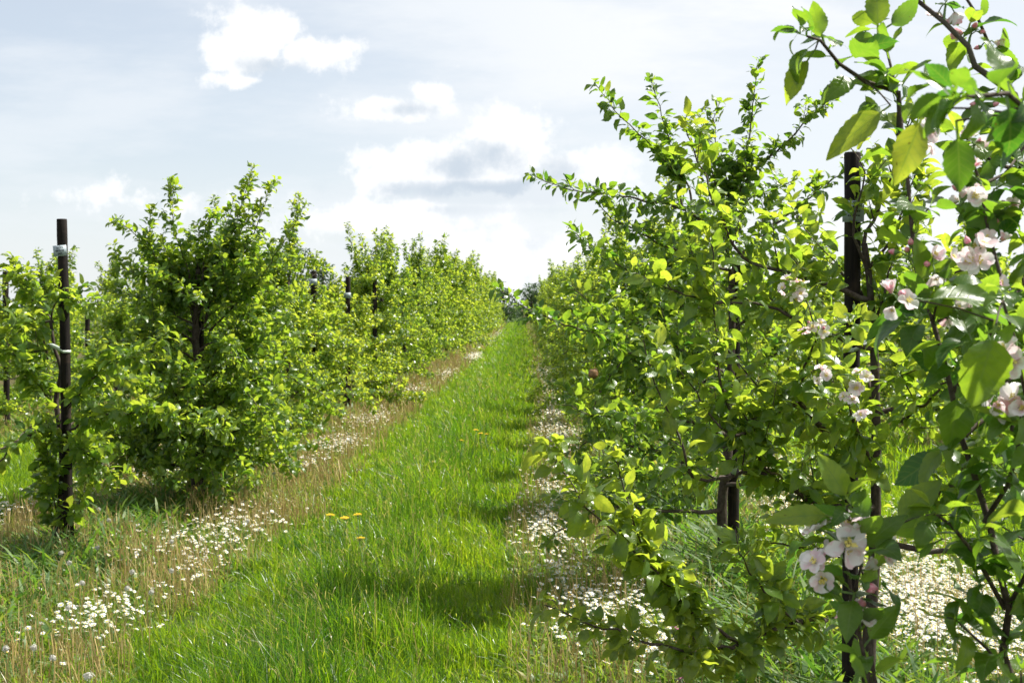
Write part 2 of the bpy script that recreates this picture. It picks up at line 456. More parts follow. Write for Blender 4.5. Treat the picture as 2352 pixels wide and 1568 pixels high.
# ------------------------------------------------------------------ blossoms
def flower_mesh(seed, open_=1.0):
    g = random.Random(seed); V = []; Q = []; U = []; mi = []; n = 0
    us = [0, .3, .6, .85, 1]; ws = [.15, .7, 1, .85, .35]; vs = [-1, 0, 1]
    for k in range(5):
        a = k * 2 * math.pi / 5 + g.gauss(0, .12); L = .0200 * g.uniform(.85, 1.15); Wd = .0092 * g.uniform(.9, 1.15); tilt = (1 - open_) * 1.1 + g.uniform(.05, .5)
        ca, sa = math.cos(a), math.sin(a)
        for u, w in zip(us, ws):
            for v in vs:
                r = .002 + L * u * math.cos(tilt * (1 - .25 * u)); z = L * u * math.sin(tilt) + .006 * v * v * w - .005 * u * u * open_
                y = v * Wd * w
                V.append((r * ca - y * sa, r * sa + y * ca, z)); U.append((u, v))
        for i in range(4):
            for j in range(2): Q.append((n + i * 3 + 3 + j, n + i * 3 + 4 + j, n + i * 3 + j + 1, n + i * 3 + j)); mi.append(0)
        n += 15
    for k in range(14):
        a = g.uniform(0, 6.28); r = g.uniform(.001, .006); h = g.uniform(.006, .010); x, y = r * math.cos(a), r * math.sin(a); d = .0008
        V += [(x * .3 - d, y * .3, .001), (x * .3 + d, y * .3, .001), (x + d, y, h), (x - d, y, h)]; U += [(0, 0)] * 4
        V += [(x - .0014, y - .0014, h), (x + .0014, y - .0014, h), (x + .0014, y + .0014, h + .001), (x - .0014, y + .0014, h + .001)]; U += [(0, 0)] * 4
        Q += [(n, n + 1, n + 2, n + 3), (n + 4, n + 5, n + 6, n + 7)]; mi += [1, 1]; n += 8
    return np_mesh('flower', V, Q, [M['petal'], M['stamen']], uv=U, mi=mi)
def bud_mesh():
    mb = MB(); z = np.linspace(0, 1, 8); mb.tube([(0, 0, .017 * t) for t in z], [.0056 * math.sin(math.pi * min(.97, t * .85 + .12)) for t in z], 10)
    mb.tube([(0, 0, -.004), (0, 0, .0), (0, 0, .004)], [.0015, .004, .0065], 8, mat=1)
    return mb.mesh('bud', [M['bud'], M['stalk']])
FLOWERS = [flower_mesh(1), flower_mesh(2, .85), flower_mesh(3, .55), flower_mesh(4, .95)]
CUPS = [flower_mesh(5, .12), flower_mesh(6, -.02)]
BUD = bud_mesh()
CAMP = Vector((0, 0, CAM_H))

def blossom(s, root, world, nf, nb, size=1.0, label=None, seed=0, spread=.03):
    """one cluster of apple blossom on a spur, flowers and buds as its pieces"""
    g = random.Random(seed); rp = root.location; c = world - rp
    near = min(s.skel, key=lambda q: (q - c).length); mb = MB()
    d = c - near
    mb.tube([near, near.lerp(c, .5) + UP * .004, c], [.003, .0022, .0018], 5)
    items = []
    for i in range(nf + nb):
        v = (rv(g) + (CAMP - world).normalized() * .8 + UP * .5).normalized()
        off = v * spread * size * g.uniform(.65, 1.2) * (1 if i < nf else .75)
        tip = c + off; items.append((tip, v, i < nf))
        mb.tube([c, c + off * .6 + UP * .003, tip], [.0011, .0011, .0013], 4)
    o = link('blossom_cluster', mb.mesh('blossom_cluster', M['stalk']), root)
    if label: o['label'] = label
    for tip, v, isf in items:
        f = link('flower' if isf else 'bud', g.choice(FLOWERS) if isf else (BUD if g.random() < .5 else g.choice(CUPS)), o)
        q = (v + rv(g) * .25).to_track_quat('Z', 'Y'); sc = size * g.uniform(.85, 1.12)
        f.matrix_basis = Matrix.Translation(tip) @ q.to_matrix().to_4x4() @ Matrix.Rotation(g.uniform(0, 6.28), 4, 'Z') @ Matrix.Scale(sc, 4)

# ------------------------------------------------------------------ stakes
def stake(loc, h, label, trunk_dx=None, sign=None, lines=None, tilt=0, r=.034, sign_z=.20, tie_z=1.15, group='tarred stakes of the orchard rows', seed=0, lean=0, yaw=0):
    g = random.Random(seed); mb = MB(); n = 22
    pts = [(math.sin(i * .5 + seed) * .002, math.cos(i * .37 + seed) * .002, -.05 + (h + .05 - .006) * i / (n - 1)) for i in range(n)]
    mb.tube(pts + [(pts[-1][0], pts[-1][1], h)], [r * (1 + .03 * math.sin(i * 1.9 + seed)) for i in range(n)] + [r * .93], 16, tipk=.03)
    o = link('wooden_stake', mb.mesh('wooden_stake', M['stake'])); o.location = loc; o.rotation_euler = (0, lean, 0)
    tag(o, label, 'stake', group)
    if sign:
        w, hh = sign; pm = MB(); pm.box((0, 0, 0), (w, .003, hh))
        p = link('sign_plate', pm.mesh('sign_plate', M['plate'], smooth=False), o)
        p.location = (-.006, -r - .004, h - sign_z); p.rotation_euler = (0, -tilt, yaw)
        p['label'] = 'small pale grey plastic row plate'
        for zz in (-.42, .42):
            nm = MB(); nm.tube([(0, .0, 0), (0, -.002, 0), (0, -.0035, 0)], [.003, .003, .002], 8)
            q = link('nail', nm.mesh('nail', M['nail']), p); q.location = (.002, -.0015, zz * hh)
        if isinstance(lines, list):
            for k, tx in enumerate(lines):
                cu = bpy.data.curves.new('lettering', 'FONT'); cu.body = tx; cu.size = .0175; cu.align_x = 'CENTER'; cu.align_y = 'CENTER'; cu.extrude = .0002; cu.offset = .0006
                tmp = bpy.data.objects.new('lettering', cu); COL.objects.link(tmp)
                me = bpy.data.meshes.new_from_object(tmp.evaluated_get(bpy.context.evaluated_depsgraph_get())); bpy.data.objects.remove(tmp)
                me.name = 'lettering'; me.materials.clear(); me.materials.append(M['ink'])
                q = link('lettering', me, p); q.rotation_euler = (math.pi / 2, 0, 0); q.location = (0, -.0021, hh * (.27 - .27 * k))
        else:
            lm = MB()                             # rows of print too small to read
            for k in range(3):
                x = -w * .3 + g.uniform(0, .008)
                while x < w * .3:
                    ww = g.uniform(.003, .007); lm.box((x + ww / 2, -.0019, hh * (.2 - .2 * k)), (ww, .0006, .006)); x += ww + .003
            link('print', lm.mesh('print', M['ink'], smooth=False), p)
    if trunk_dx is not None:
        R1 = r + .004; R2 = .026; loop = []
        for k in range(11): a = -math.pi / 2 + math.pi * k / 10; loop.append((math.cos(a) * R1, math.sin(a) * R1, 0))
        for k in range(11): a = math.pi / 2 + math.pi * k / 10; loop.append((-abs(trunk_dx) + math.cos(a) * R2, math.sin(a) * R2, .045))
        sg = -1 if trunk_dx > 0 else 1
        loop = [(x * sg, y, z) for x, y, z in loop]; loop.append(loop[0])
        v = []; q = []
        for (x, y, z) in loop: v += [(x, y, z - .009), (x, y, z + .009), (x * 1.03, y * 1.03, z + .009), (x * 1.03, y * 1.03, z - .009)]
        for i in range(len(loop) - 1):
            for k in range(4): q.append((i * 4 + k, i * 4 + (k + 1) % 4, i * 4 + 4 + (k + 1) % 4, i * 4 + 4 + k))
        t = link('tie', np_mesh('tie', v, q, M['tie']), o); t.location = (0, 0, tie_z)
    return o

ROWG = 'apple trees of the orchard rows'
# ------------------------------------------------------------------ apple trees near the camera
def apple(x, y, label, seed, leaf=.072, young=0., fluff=1.0, name='apple_tree'):
    root = empty(name, (x, y, 0)); tag(root, label, 'apple tree', ROWG)
    t = Tree(seed, leaf, young, fluff); t.org = Vector((x, y, 0)); t.clear = GAPS
    return root, t
GAPS = [(434, 476, 588, 640, 11.0), (428, 474, 690, 835, 11.0), (705, 737, 616, 705, 18.8), (709, 733, 760, 820, 18.8), (785, 813, 628, 725, 20.7), (787, 814, 840, 972, 20.7), (848, 873, 645, 715, 22.9), (138, 170, 480, 690, 8.75), (142, 172, 730, 900, 8.75), (145, 180, 1060, 1270, 8.75),
        (1934, 1980, 345, 440, 5.15), (1938, 1976, 550, 680, 5.15), (1926, 1962, 1060, 1130, 5.15), (1664, 1704, 610, 720, 8.0), (1640, 1700, 1080, 1220, 8.0), (1545, 1575, 1060, 1170, 10.4), (448, 472, 1020, 1150, 11.0)]

def lp(root, spec):
    return [W(*p) - root.location if isinstance(p, tuple) else Vector(p) - root.location for p in spec]
def V3(*a): return list(a)

# first tree of the right row: trunk just outside the frame, shoots hang into it
r, t = apple(1.46, 2.55, 'blossoming apple tree closest to the camera, large leaves and pink buds along the right edge', 11, leaf=.071, young=-.14, fluff=.66)
tm = t.trunk_mesh([Vector((0, 0, -.03)), Vector((.02, .01, .5)), Vector((0, .03, 1.0)), Vector((.03, 0, 1.7)), Vector((0, .02, 2.3))], .032, .012)
L = lambda *s, **k: t.limb(lp(r, s), *k.pop('rad', (.011, .0025)), **k)
main = L(V3(1.46, 2.55, .72), V3(1.15, 2.2, .78), V3(.86, 1.95, .95), (2330, 1568, 1.92), (2312, 1400, 1.9), (2262, 1200, 1.9), (2215, 1000, 1.9), (2190, 900, 1.9), (2165, 820, 1.92), (2140, 740, 1.93), (2110, 620, 1.95), (2090, 520, 1.97), (2072, 390, 2.0), (2057, 240, 2.02), (2040, 165, 2.03), (2022, 85, 2.04), rad=(.013, .002), sec=.16, seclen=.09, start=.42, gap=.056, secup=.2, tipy=.3)
L((2066, 330, 2.0), (2062, 236, 2.0), (1985, 188, 1.98), (1937, 152, 1.96), (1880, 118, 1.94), (1848, 88, 1.93), rad=(.005, .0018), sub=False, start=.3, gap=.035, tipy=.1)
L(V3(1.46, 2.55, 1.0), V3(1.15, 2.3, 1.05), (2352, 1180, 2.1), (2330, 950, 2.08), (2290, 640, 2.06), (2268, 538, 2.06), (2246, 428, 2.06), (2230, 368, 2.07), (2215, 320, 2.08), rad=(.011, .002), sec=.2, seclen=.10, start=.4, gap=.05, secup=.2, tipy=.2)
L(V3(1.46, 2.55, 1.5), V3(1.2, 2.4, 1.6), (2352, 385, 2.2), (2318, 262, 2.2), (2290, 143, 2.2), (2256, 95, 2.2), (2228, 38, 2.2), (2195, -20, 2.2), (2170, -90, 2.2), rad=(.010, .002), sec=.25, seclen=.09, start=.4, gap=.08, tipy=.1)
L((2352, 330, 2.25), (2330, 225, 2.22), (2246, 157, 2.2), (2199, 110, 2.2), (2150, 62, 2.2), (2085, 0, 2.2), (2030, -60, 2.2), rad=(.007, .003), sub=False, start=.35, gap=.12)
L((2420, 430, 2.25), (2352, 402, 2.2), (2246, 350, 2.1), (2200, 330, 2.08), rad=(.005, .002), sub=False, start=.2, gap=.07)
near = L(V3(1.3, 2.2, 1.95), (2560, 330, 1.7), (2420, 265, 1.45), (2300, 232, 1.37), (2215, 228, 1.33), rad=(.006, .0025), sub=False, start=.85, gap=.05, tipy=-.1)
for k in range(2): t.rosette(near, W(2215 - 20 * k, 222 + 15 * k, 1.33) - r.location, Vector((-.8, -.2, .5)), 4, .68, -.1)
# lower shoots of the same tree
L(V3(1.46, 2.55, .55), V3(1.2, 2.2, .5), V3(.85, 1.95, .62), (2040, 1750, 1.9), (2005, 1565, 1.88), (1979, 1464, 1.86), (1963, 1385, 1.85), (1947, 1333, 1.84), (1938, 1260, 1.84), rad=(.009, .0025), sub=False, start=.78, gap=.05, tipy=.1)
L((2040, 1690, 1.9), (2000, 1480, 1.86), (1975, 1300, 1.84), (1955, 1205, 1.83), (1945, 1165, 1.82), rad=(.003, .002), sub=False, start=.8, gap=.025, tipy=.3)
L((2312, 1400, 1.9), (2240, 1290, 1.88), (2190, 1215, 1.86), (2150, 1180, 1.84), rad=(.004, .0018), sub=False, gap=.035)
L((2262, 1200, 1.9), (2340, 1050, 1.85), (2352, 900, 1.8), (2335, 780, 1.76), (2300, 690, 1.72), rad=(.004, .0018), sub=False, gap=.04)
L((2316, 1400, 1.9), (2390, 1250, 1.85), (2400, 1100, 1.8), (2360, 980, 1.75), rad=(.004, .0018), sub=False, gap=.06)
L((2330, 1568, 1.92), (2260, 1480, 1.88), (2215, 1440, 1.86), rad=(.003, .0018), sub=False, gap=.05)
L((2190, 900, 1.9), (2250, 790, 1.84), (2290, 740, 1.8), rad=(.003, .0018), sub=False, gap=.035)
L((2215, 1000, 1.9), (2300, 900, 1.95), (2352, 840, 2.0), (2400, 760, 2.05), rad=(.004, .0018), sec=.2, seclen=.12, gap=.05)
L((2140, 740, 1.93), (2200, 700, 1.98), (2280, 690, 2.05), (2352, 660, 2.1), rad=(.004, .0018), sec=.2, seclen=.12, gap=.05)
L((2330, 950, 2.08), (2300, 820, 2.1), (2340, 700, 2.12), (2352, 560, 2.15), rad=(.004, .0018), sec=.2, seclen=.1, gap=.05)
L((2246, 428, 2.06), (2300, 400, 2.1), (2352, 330, 2.15), rad=(.003, .0018), sub=False, gap=.05)
# big single leaves that stand out
big = main
def bigleaf(px, py, d, tx, ty, L_, wr, curl, r_, td=0., facing=(0, -1, .25)):
    p = W(px, py, d) - r.location; a = (W(tx, ty, d + td) - W(px, py, d)).normalized(); n = Vector(facing); n = (n - a * n.dot(a)).normalized()
    nr = min(t.skel, key=lambda q: (q - p).length); big[0].tube([nr, nr.lerp(p, .5) + UP * .004, p], [.0017, .0013, .0012], 5)
    big[1].append((p.x, p.y, p.z, a.x, a.y, a.z, n.x, n.y, n.z, L_, L_ * wr, curl, .02, r_))
bigleaf(2285, 745, 1.62, 2245, 905, .088, .74, .35, .48)
bigleaf(2200, 885, 1.85, 2190, 985, .075, .66, .3, .3)
bigleaf(2040, 245, 1.9, 1905, 345, .100, .42, .5, .80, facing=(.3, -.7, .6))
bigleaf(2010, 90, 2.03, 2008, 10, .062, .62, .2, .55)
bigleaf(1868, 118, 1.94, 1792, 225, .074, .45, .8, .75, facing=(-.5, -.8, .2))
bigleaf(2120, 250, 1.5, 2075, 370, .075, .5, .3, .85)
bigleaf(2190, 280, 1.45, 2200, 390, .060, .62, .3, .12)
bigleaf(2180, 1420, 1.88, 2330, 1440, .085, .55, .6, .3, facing=(.1, -.5, .9))
bigleaf(2045, 1215, 1.86, 2140, 1120, .085, .5, .2, .72, facing=(-.2, -.8, .6))
bigleaf(1930, 1185, 1.84, 1780, 1180, .085, .45, .5, .78, facing=(0, -.7, .7))
bigleaf(1960, 1165, 1.82, 1905, 1075, .07, .5, .4, .66)
bigleaf(2110, 690, 1.8, 2300, 670, .10, .5, .5, .52, facing=(.1, -.55, .8))
pinkL = 'cluster of pink apple buds and half open flowers'
for i, (px, py, d, nf, nb, sz) in enumerate([(2060, 690, 1.88, 1, 3, 1.0), (2085, 590, 1.94, 0, 4, .95), (2140, 608, 1.93, 2, 2, 1.0), (2190, 712, 1.92, 1, 3, .9), (2235, 597, 1.95, 3, 1, 1.15), (2275, 568, 2.0, 2, 1, 1.0), (2228, 440, 2.04, 2, 1, .95), (2212, 402, 2.04, 2, 1, .9), (2200, 474, 2.03, 0, 2, .9), (2232, 338, 2.05, 1, 3, .95), (2150, 305, 2.0, 2, 1, 1.0), (2335, 835, 1.75, 2, 1, 1.15), (2290, 912, 1.78, 1, 3, 1.1), (2345, 930, 1.75, 1, 2, 1.1), (2165, 12, 2.2, 3, 1, 1.1), (2222, 85, 2.2, 0, 3, .9), (2262, 102, 2.2, 0, 2, .9), (2252, 255, 2.2, 0, 3, .9), (2305, 480, 2.1, 1, 3, .9), (2125, 665, 1.93, 0, 3, .9), (2270, 660, 2.05, 1, 2, .9), (2320, 330, 2.2, 0, 3, .9)]):
    blossom(t, r, W(px, py, d), nf, nb, sz * .82, pinkL if nb > nf else 'cluster of white and pink apple blossom', seed=i, spread=.030)
for i, (px, py, d, nf, nb, sz, l) in enumerate([(1935, 1250, 1.84, 3, 1, 1.3, 'large open white apple blossom'), (1985, 1245, 1.86, 2, 0, 1.2, 'large open white apple blossom'), (1878, 1308, 1.84, 3, 1, 1.0, 'white apple blossom flushed pink'), (1965, 1330, 1.85, 0, 3, 1.0, pinkL), (1978, 1428, 1.86, 1, 3, 1.0, pinkL)]):
    blossom(t, r, W(px, py, d), nf, nb, sz, l, seed=40 + i, spread=.026)
t.bound = lambda p: p.x > .1 and p.y > -.4
random_limbs(t, 2.3, 4, .8, low=.8, shoots=1, shootlen=.5, az=(-.7, 1.2))
finish(t, r, tm, 0, M['leaf'], split=True)

# second tree of the right row, beside the stake with the half hidden plate
r, t = apple(1.40, 5.15, 'apple tree with white blossom and pale shoots beside the tall stake on the right', 23, leaf=.082, young=.22, fluff=.78)
tm = t.trunk_mesh(lp(r, [V3(1.39, 5.15, -.03), (2000, 1500, 5.15), (2012, 1250, 5.15), (2012, 950, 5.15), (2004, 760, 5.15), (1992, 620, 5.15), (1982, 560, 5.15)]), .030, .012)
L = lambda *s, **k: t.limb(lp(r, s), *k.pop('rad', (.012, .002)), **k)
L((2012, 1080, 5.15), (1895, 990, 5.0), (1838, 928, 4.9), (1763, 957, 4.75), (1690, 1000, 4.6), rad=(.017, .006), sec=.14, seclen=.35)
L((1740, 960, 4.7), (1693, 978, 4.7), (1662, 883, 4.65), (1648, 843, 4.65), (1640, 735, 4.65), (1637, 631, 4.65), (1630, 535, 4.65), rad=(.007, .0018), sec=.2, seclen=.12, start=.15)
L((1838, 928, 4.9), (1850, 840, 4.7), (1875, 760, 4.5), (1850, 700, 4.4), (1830, 650, 4.35), rad=(.007, .002), sec=.2, seclen=.12)
L((2012, 1230, 5.15), (1841, 1135, 4.9), (1733, 1087, 4.75), (1627, 1104, 4.6), (1594, 1095, 4.55), (1568, 1026, 4.5), (1521, 923, 4.48), (1486, 812, 4.46), (1478, 780, 4.46), rad=(.015, .0018), sec=.17, seclen=.18)
L((1841, 1135, 4.9), (1740, 1050, 4.7), (1640, 960, 4.6), (1585, 880, 4.55), (1560, 850, 4.5), rad=(.008, .002), sec=.14, seclen=.25)
L((1995, 690, 5.15), (1880, 650, 5.0), (1807, 631, 4.9), (1705, 591, 4.8), (1668, 529, 4.8), (1617, 408, 4.8), (1577, 309, 4.8), (1571, 275, 4.8), rad=(.013, .0018), sec=.16, seclen=.2)
L((2000, 800, 5.15), (1880, 760, 4.9), (1760, 700, 4.8), (1640, 690, 4.7), (1545, 670, 4.6), (1520, 640, 4.6), rad=(.011, .002), sec=.13, seclen=.28)
t.young = .36  # lighter, yellower leaf tint on the low limbs, painted in to look sunlit
low = L((2000, 1400, 5.15), (1895, 1421, 4.9), (1783, 1450, 4.6), (1704, 1479, 4.45), (1612, 1498, 4.3), (1497, 1479, 4.15), (1418, 1450, 4.08), (1326, 1420, 4.02), (1250, 1392, 4.0), rad=(.015, .002), sec=.16, seclen=.14, secup=.25, gap=.034, start=.22)
L((1605, 1495, 4.3), (1570, 1402, 4.25), (1530, 1336, 4.2), (1493, 1269, 4.15), (1453, 1206, 4.1), (1433, 1140, 4.1), (1408, 1030, 4.1), rad=(.006, .0018), sec=.18, seclen=.12, gap=.034)
L((1704, 1479, 4.45), (1656, 1453, 4.35), (1577, 1390, 4.2), (1514, 1320, 4.1), (1450, 1263, 4.05), (1396, 1206, 4.0), (1345, 1161, 3.98), (1300, 1100, 3.96), (1262, 1030, 3.95), rad=(.007, .0018), sec=.18, seclen=.12, gap=.034)
t.young = .2
L((1845, 1440, 4.7), (1790, 1390, 4.5), (1740, 1340, 4.4), (1700, 1270, 4.3), (1690, 1215, 4.3), rad=(.006, .0018), sec=.2, seclen=.15)
L((2012, 1225, 5.15), (2090, 1185, 5.1), (2200, 1110, 5.0), (2330, 1080, 4.9), rad=(.012, .004), sec=.14, seclen=.3)
L((2012, 1240, 5.15), (2070, 1255, 5.1), (2130, 1265, 5.05), (2240, 1270, 5.0), rad=(.013, .010), sub=False, start=.9)
L((2000, 760, 5.15), (2070, 690, 5.1), (2160, 640, 5.0), (2260, 600, 5.0), rad=(.010, .003), sec=.13, seclen=.3)
L((1990, 620, 5.15), (1960, 540, 5.1), (1965, 470, 5.05), (1985, 400, 5.0), (1940, 330, 5.0), rad=(.008, .002), sec=.14, seclen=.2)
L((1990, 620, 5.15), (2050, 540, 5.2), (2080, 450, 5.2), (2110, 380, 5.2), rad=(.008, .002), sec=.14, seclen=.22)
L((2008, 900, 5.15), (1960, 830, 5.4), (1900, 760, 5.7), (1850, 700, 5.9), rad=(.010, .003), sec=.13, seclen=.32)
L((2010, 1000, 5.15), (2080, 960, 4.9), (2150, 900, 4.6), (2190, 840, 4.4), rad=(.010, .003), sec=.13, seclen=.28)
L((2010, 1100, 5.15), (1990, 1030, 4.8), (1960, 960, 4.5), (1940, 900, 4.3), (1950, 860, 4.2), rad=(.010, .003), sec=.15, seclen=.2)
L((2005, 1330, 5.15), (1930, 1270, 5.4), (1830, 1260, 5.5), (1740, 1240, 5.6), rad=(.010, .003), sec=.13, seclen=.25)
for i, (px, py, d, nf, nb, sz, l) in enumerate([(1815, 665, 4.36, 4, 1, 1.0, 'open white apple blossom'), (1850, 678, 4.36, 3, 0, 1.05, 'open white apple blossom'), (1845, 738, 4.4, 2, 1, .85, 'white and pink apple blossom'), (1880, 760, 4.45, 3, 1, 1.0, 'white and pink apple blossom'), (1895, 866, 4.2, 4, 0, .95, 'open white apple blossom'), (1970, 875, 4.2, 5, 0, 1.1, 'open white apple blossom'), (1955, 928, 4.2, 3, 0, .9, 'drooping white apple blossom'), (1985, 965, 4.2, 2, 0, .9, 'drooping white apple blossom')]):
    blossom(t, r, W(px, py, d), nf, nb, sz * 1.05, l, seed=80 + i, spread=.034)
t.bound = lambda p: p.x < .55 or p.z > .7
random_limbs(t, 2.0, 3, .7, low=.9, shoots=2, shootlen=.5, sec=.12, seclen=.33, droop=.2)
finish(t, r, tm, 0, M['leaf'], split=True)

# third tree of the right row: long dark shoots against the sky
r, t = apple(1.30, 8.0, 'tallest apple tree of the right row, long dark shoots spread against the bright sky', 37, leaf=.076, young=.04, fluff=.85)
tm = t.trunk_mesh(lp(r, [V3(1.25, 8.0, -.03), V3(1.24, 8.0, .5), (1672, 1050, 8.0), (1680, 800, 8.0), (1680, 640, 8.0), (1668, 540, 8.0), (1664, 474, 8.0)]), .036, .014)
L = lambda *s, **k: t.limb(lp(r, s), *k.pop('rad', (.012, .002)), **k)
sk = dict(sec=.17, seclen=.18, gap=.048, tipy=.2)
L((1668, 540, 8.0), (1676, 444, 8.0), (1749, 378, 7.95), (1826, 305, 7.9), (1892, 236, 7.9), (1915, 205, 7.9), rad=(.013, .002), **sk)
L((1676, 450, 8.0), (1687, 408, 8.0), (1716, 331, 8.0), (1728, 225, 8.0), (1732, 162, 8.0), (1740, 143, 8.0), rad=(.008, .0018), sec=.3, seclen=.08, gap=.042, tipy=.1)
L((1680, 560, 8.0), (1566, 481, 7.7), (1478, 463, 7.5), (1382, 446, 7.3), (1324, 441, 7.2), (1254, 419, 7.1), (1221, 402, 7.05), rad=(.013, .002), sec=.24, seclen=.12, gap=.045, tipy=.1)
L((1566, 478, 7.7), (1551, 393, 7.7), (1533, 316, 7.7), (1507, 225, 7.7), (1494, 185, 7.7), rad=(.007, .0018), sec=.3, seclen=.09, gap=.04, tipy=.0)
L((1590, 492, 7.75), (1580, 430, 7.75), (1525, 371, 7.6), (1467, 309, 7.5), (1426, 272, 7.45), (1386, 221, 7.4), (1368, 198, 7.4), rad=(.008, .0018), sec=.3, seclen=.09, gap=.042, tipy=.0)
L((1670, 620, 8.0), (1588, 592, 7.8), (1459, 532, 7.5), (1404, 503, 7.4), (1375, 466, 7.3), rad=(.011, .002), **sk)
L((1676, 700, 8.0), (1500, 650, 7.6), (1400, 600, 7.4), (1353, 572, 7.2), (1322, 535, 7.1), rad=(.012, .002), **sk)
L((1676, 930, 8.0), (1560, 850, 7.7), (1460, 816, 7.3), (1390, 773, 7.1), (1301, 747, 6.8), (1216, 712, 6.6), (1142, 662, 6.4), rad=(.012, .002), sec=.25, seclen=.14, gap=.055, tipy=.0)
L((1676, 860, 8.0), (1540, 790, 7.6), (1433, 770, 7.4), (1360, 700, 7.2), (1310, 650, 7.1), rad=(.011, .002), **sk)
L((1676, 900, 8.0), (1500, 850, 7.5), (1433, 826, 7.3), (1380, 900, 7.2), (1365, 960, 7.1), (1390, 1050, 7.0), rad=(.010, .002), sec=.14, seclen=.25)
L((1676, 1000, 8.0), (1550, 960, 7.5), (1440, 960, 7.2), (1350, 950, 7.0), (1290, 930, 6.9), rad=(.012, .002), sec=.13, seclen=.3)
L((1676, 1100, 8.0), (1560, 1090, 7.5), (1440, 1100, 7.2), (1350, 1090, 7.0), rad=(.011, .002), sec=.13, seclen=.28)
L((1690, 560, 8.0), (1700, 480, 8.0), (1655, 380, 8.1), (1640, 300, 8.1), (1650, 240, 8.1), rad=(.008, .002), sec=.2, seclen=.16, gap=.045)
L((1680, 600, 8.0), (1800, 500, 8.2), (1900, 420, 8.3), (2000, 350, 8.4), rad=(.011, .002), **sk)
random_limbs(t, 2.3, 10, .95, low=.4, shoots=3, shootlen=.7)
finish(t, r, tm, 1, M['leaf'])

# first tree of the left row, thin crown around the stake with the legible plate
r, t = apple(-3.13, 8.85, 'thin young apple tree with arching low branches around the legible plate stake on the left', 41, leaf=.088, young=.20, fluff=1.5)
tm = t.trunk_mesh(lp(r, [V3(-3.16, 8.85, -.03), (130, 1200, 8.85), (138, 1121, 8.85), (136, 993, 8.85), (124, 925, 8.85), (138, 850, 8.85), (123, 804, 8.85), (114, 737, 8.85)]), .034, .010)
L = lambda *s, **k: t.limb(lp(r, s), *k.pop('rad', (.010, .002)), **k)
mid = dict(sec=.15, seclen=.25, gap=.062)
L((115, 740, 8.85), (126, 696, 8.8), (149, 683, 8.75), (195, 698, 8.6), (240, 700, 8.5), rad=(.007, .002), sec=.16, seclen=.14, gap=.075)
L((122, 800, 8.85), (67, 806, 8.7), (20, 790, 8.6), (-50, 800, 8.5), **mid)
L((124, 937, 8.85), (67, 855, 8.6), (20, 800, 8.4), (-20, 730, 8.3), **mid)
L((130, 985, 8.85), (77, 978, 8.5), (36, 1009, 8.3), (0, 1029, 8.2), (-70, 1040, 8.1), rad=(.012, .004), sec=.3, seclen=.15, gap=.12)
L((130, 990, 8.85), (103, 1001, 8.7), (51, 1003, 8.5), (0, 1055, 8.3), (-60, 1100, 8.2), rad=(.012, .004), sec=.35, seclen=.15, gap=.14)
L((138, 1010, 8.85), (195, 964, 8.6), (290, 950, 8.4), (400, 960, 8.25), (480, 985, 8.2), (520, 990, 8.15), rad=(.011, .002), sec=.16, seclen=.22, secup=.5)
L((138, 965, 8.85), (170, 916, 8.7), (252, 831, 8.5), (300, 815, 8.4), (360, 800, 8.3), rad=(.009, .002), **mid)
L((120, 740, 8.85), (80, 700, 8.9), (40, 650, 8.9), (10, 615, 8.9), rad=(.007, .002), **mid)
L((115, 737, 8.85), (60, 745, 8.9), (0, 730, 8.9), **mid)
L((140, 1050, 8.85), (200, 1040, 8.6), (240, 1080, 8.5), (250, 1120, 8.45), sec=.13, seclen=.2)
L((140, 1000, 8.85), (210, 900, 9.2), (260, 860, 9.5), (300, 880, 9.7), **mid)
L((128, 1200, 8.85), (110, 1100, 8.75), (100, 1020, 8.7), (90, 960, 8.7), rad=(.006, .002), sec=.12, seclen=.15)
L((130, 1240, 8.85), (105, 1150, 8.9), (85, 1080, 8.9), rad=(.006, .002), sec=.12, seclen=.15)
L((130, 1240, 8.85), (180, 1150, 8.7), (200, 1090, 8.65), rad=(.005, .002), sec=.14, seclen=.12)
finish(t, r, tm, 1, M['leaf'])

# second tree of the left row: big dense bush with tall shoots
r, t = apple(-2.72, 11.0, 'broad dense apple tree with tall upright shoots, second in the left row', 53, leaf=.076, young=.14)
tm = t.trunk_mesh(tree_pts(t, 2.0), .050, .020)
t.bound = lambda p: p.x > -.78 or p.z < 1.55
random_limbs(t, 2.0, 25, 1.05, low=.3, shoots=4, shootlen=1.0, sec=.11, seclen=.38, droop=.45)
random_limbs(t, 1.3, 17, 1.05, low=.22, shoots=0, sec=.11, seclen=.38, droop=.8)
L = lambda *s, **k: t.limb(lp(r, s), *k.pop('rad', (.010, .002)), **k)
for s_ in ([(455, 760, 11.0), (430, 620, 10.9), (400, 520, 10.8), (392, 412, 10.8)], [(470, 740, 11.0), (500, 620, 10.9), (545, 500, 10.8), (582, 385, 10.8)], [(470, 740, 11.0), (540, 620, 10.9), (590, 520, 10.9), (622, 425, 10.9)],
           [(450, 720, 11.0), (380, 620, 10.8), (310, 540, 10.7), (270, 505, 10.6)], [(455, 700, 11.0), (470, 600, 10.9), (480, 540, 10.9), (485, 490, 10.9)], [(480, 760, 11.0), (580, 660, 10.8), (650, 560, 10.7), (690, 490, 10.6)],
           [(450, 700, 11.0), (360, 590, 10.9), (345, 520, 10.9), (350, 480, 10.9)], [(470, 700, 11.0), (520, 600, 11.2), (560, 520, 11.3), (600, 480, 11.3)]):
    L(*s_, sec=.14, seclen=.22, gap=.048)
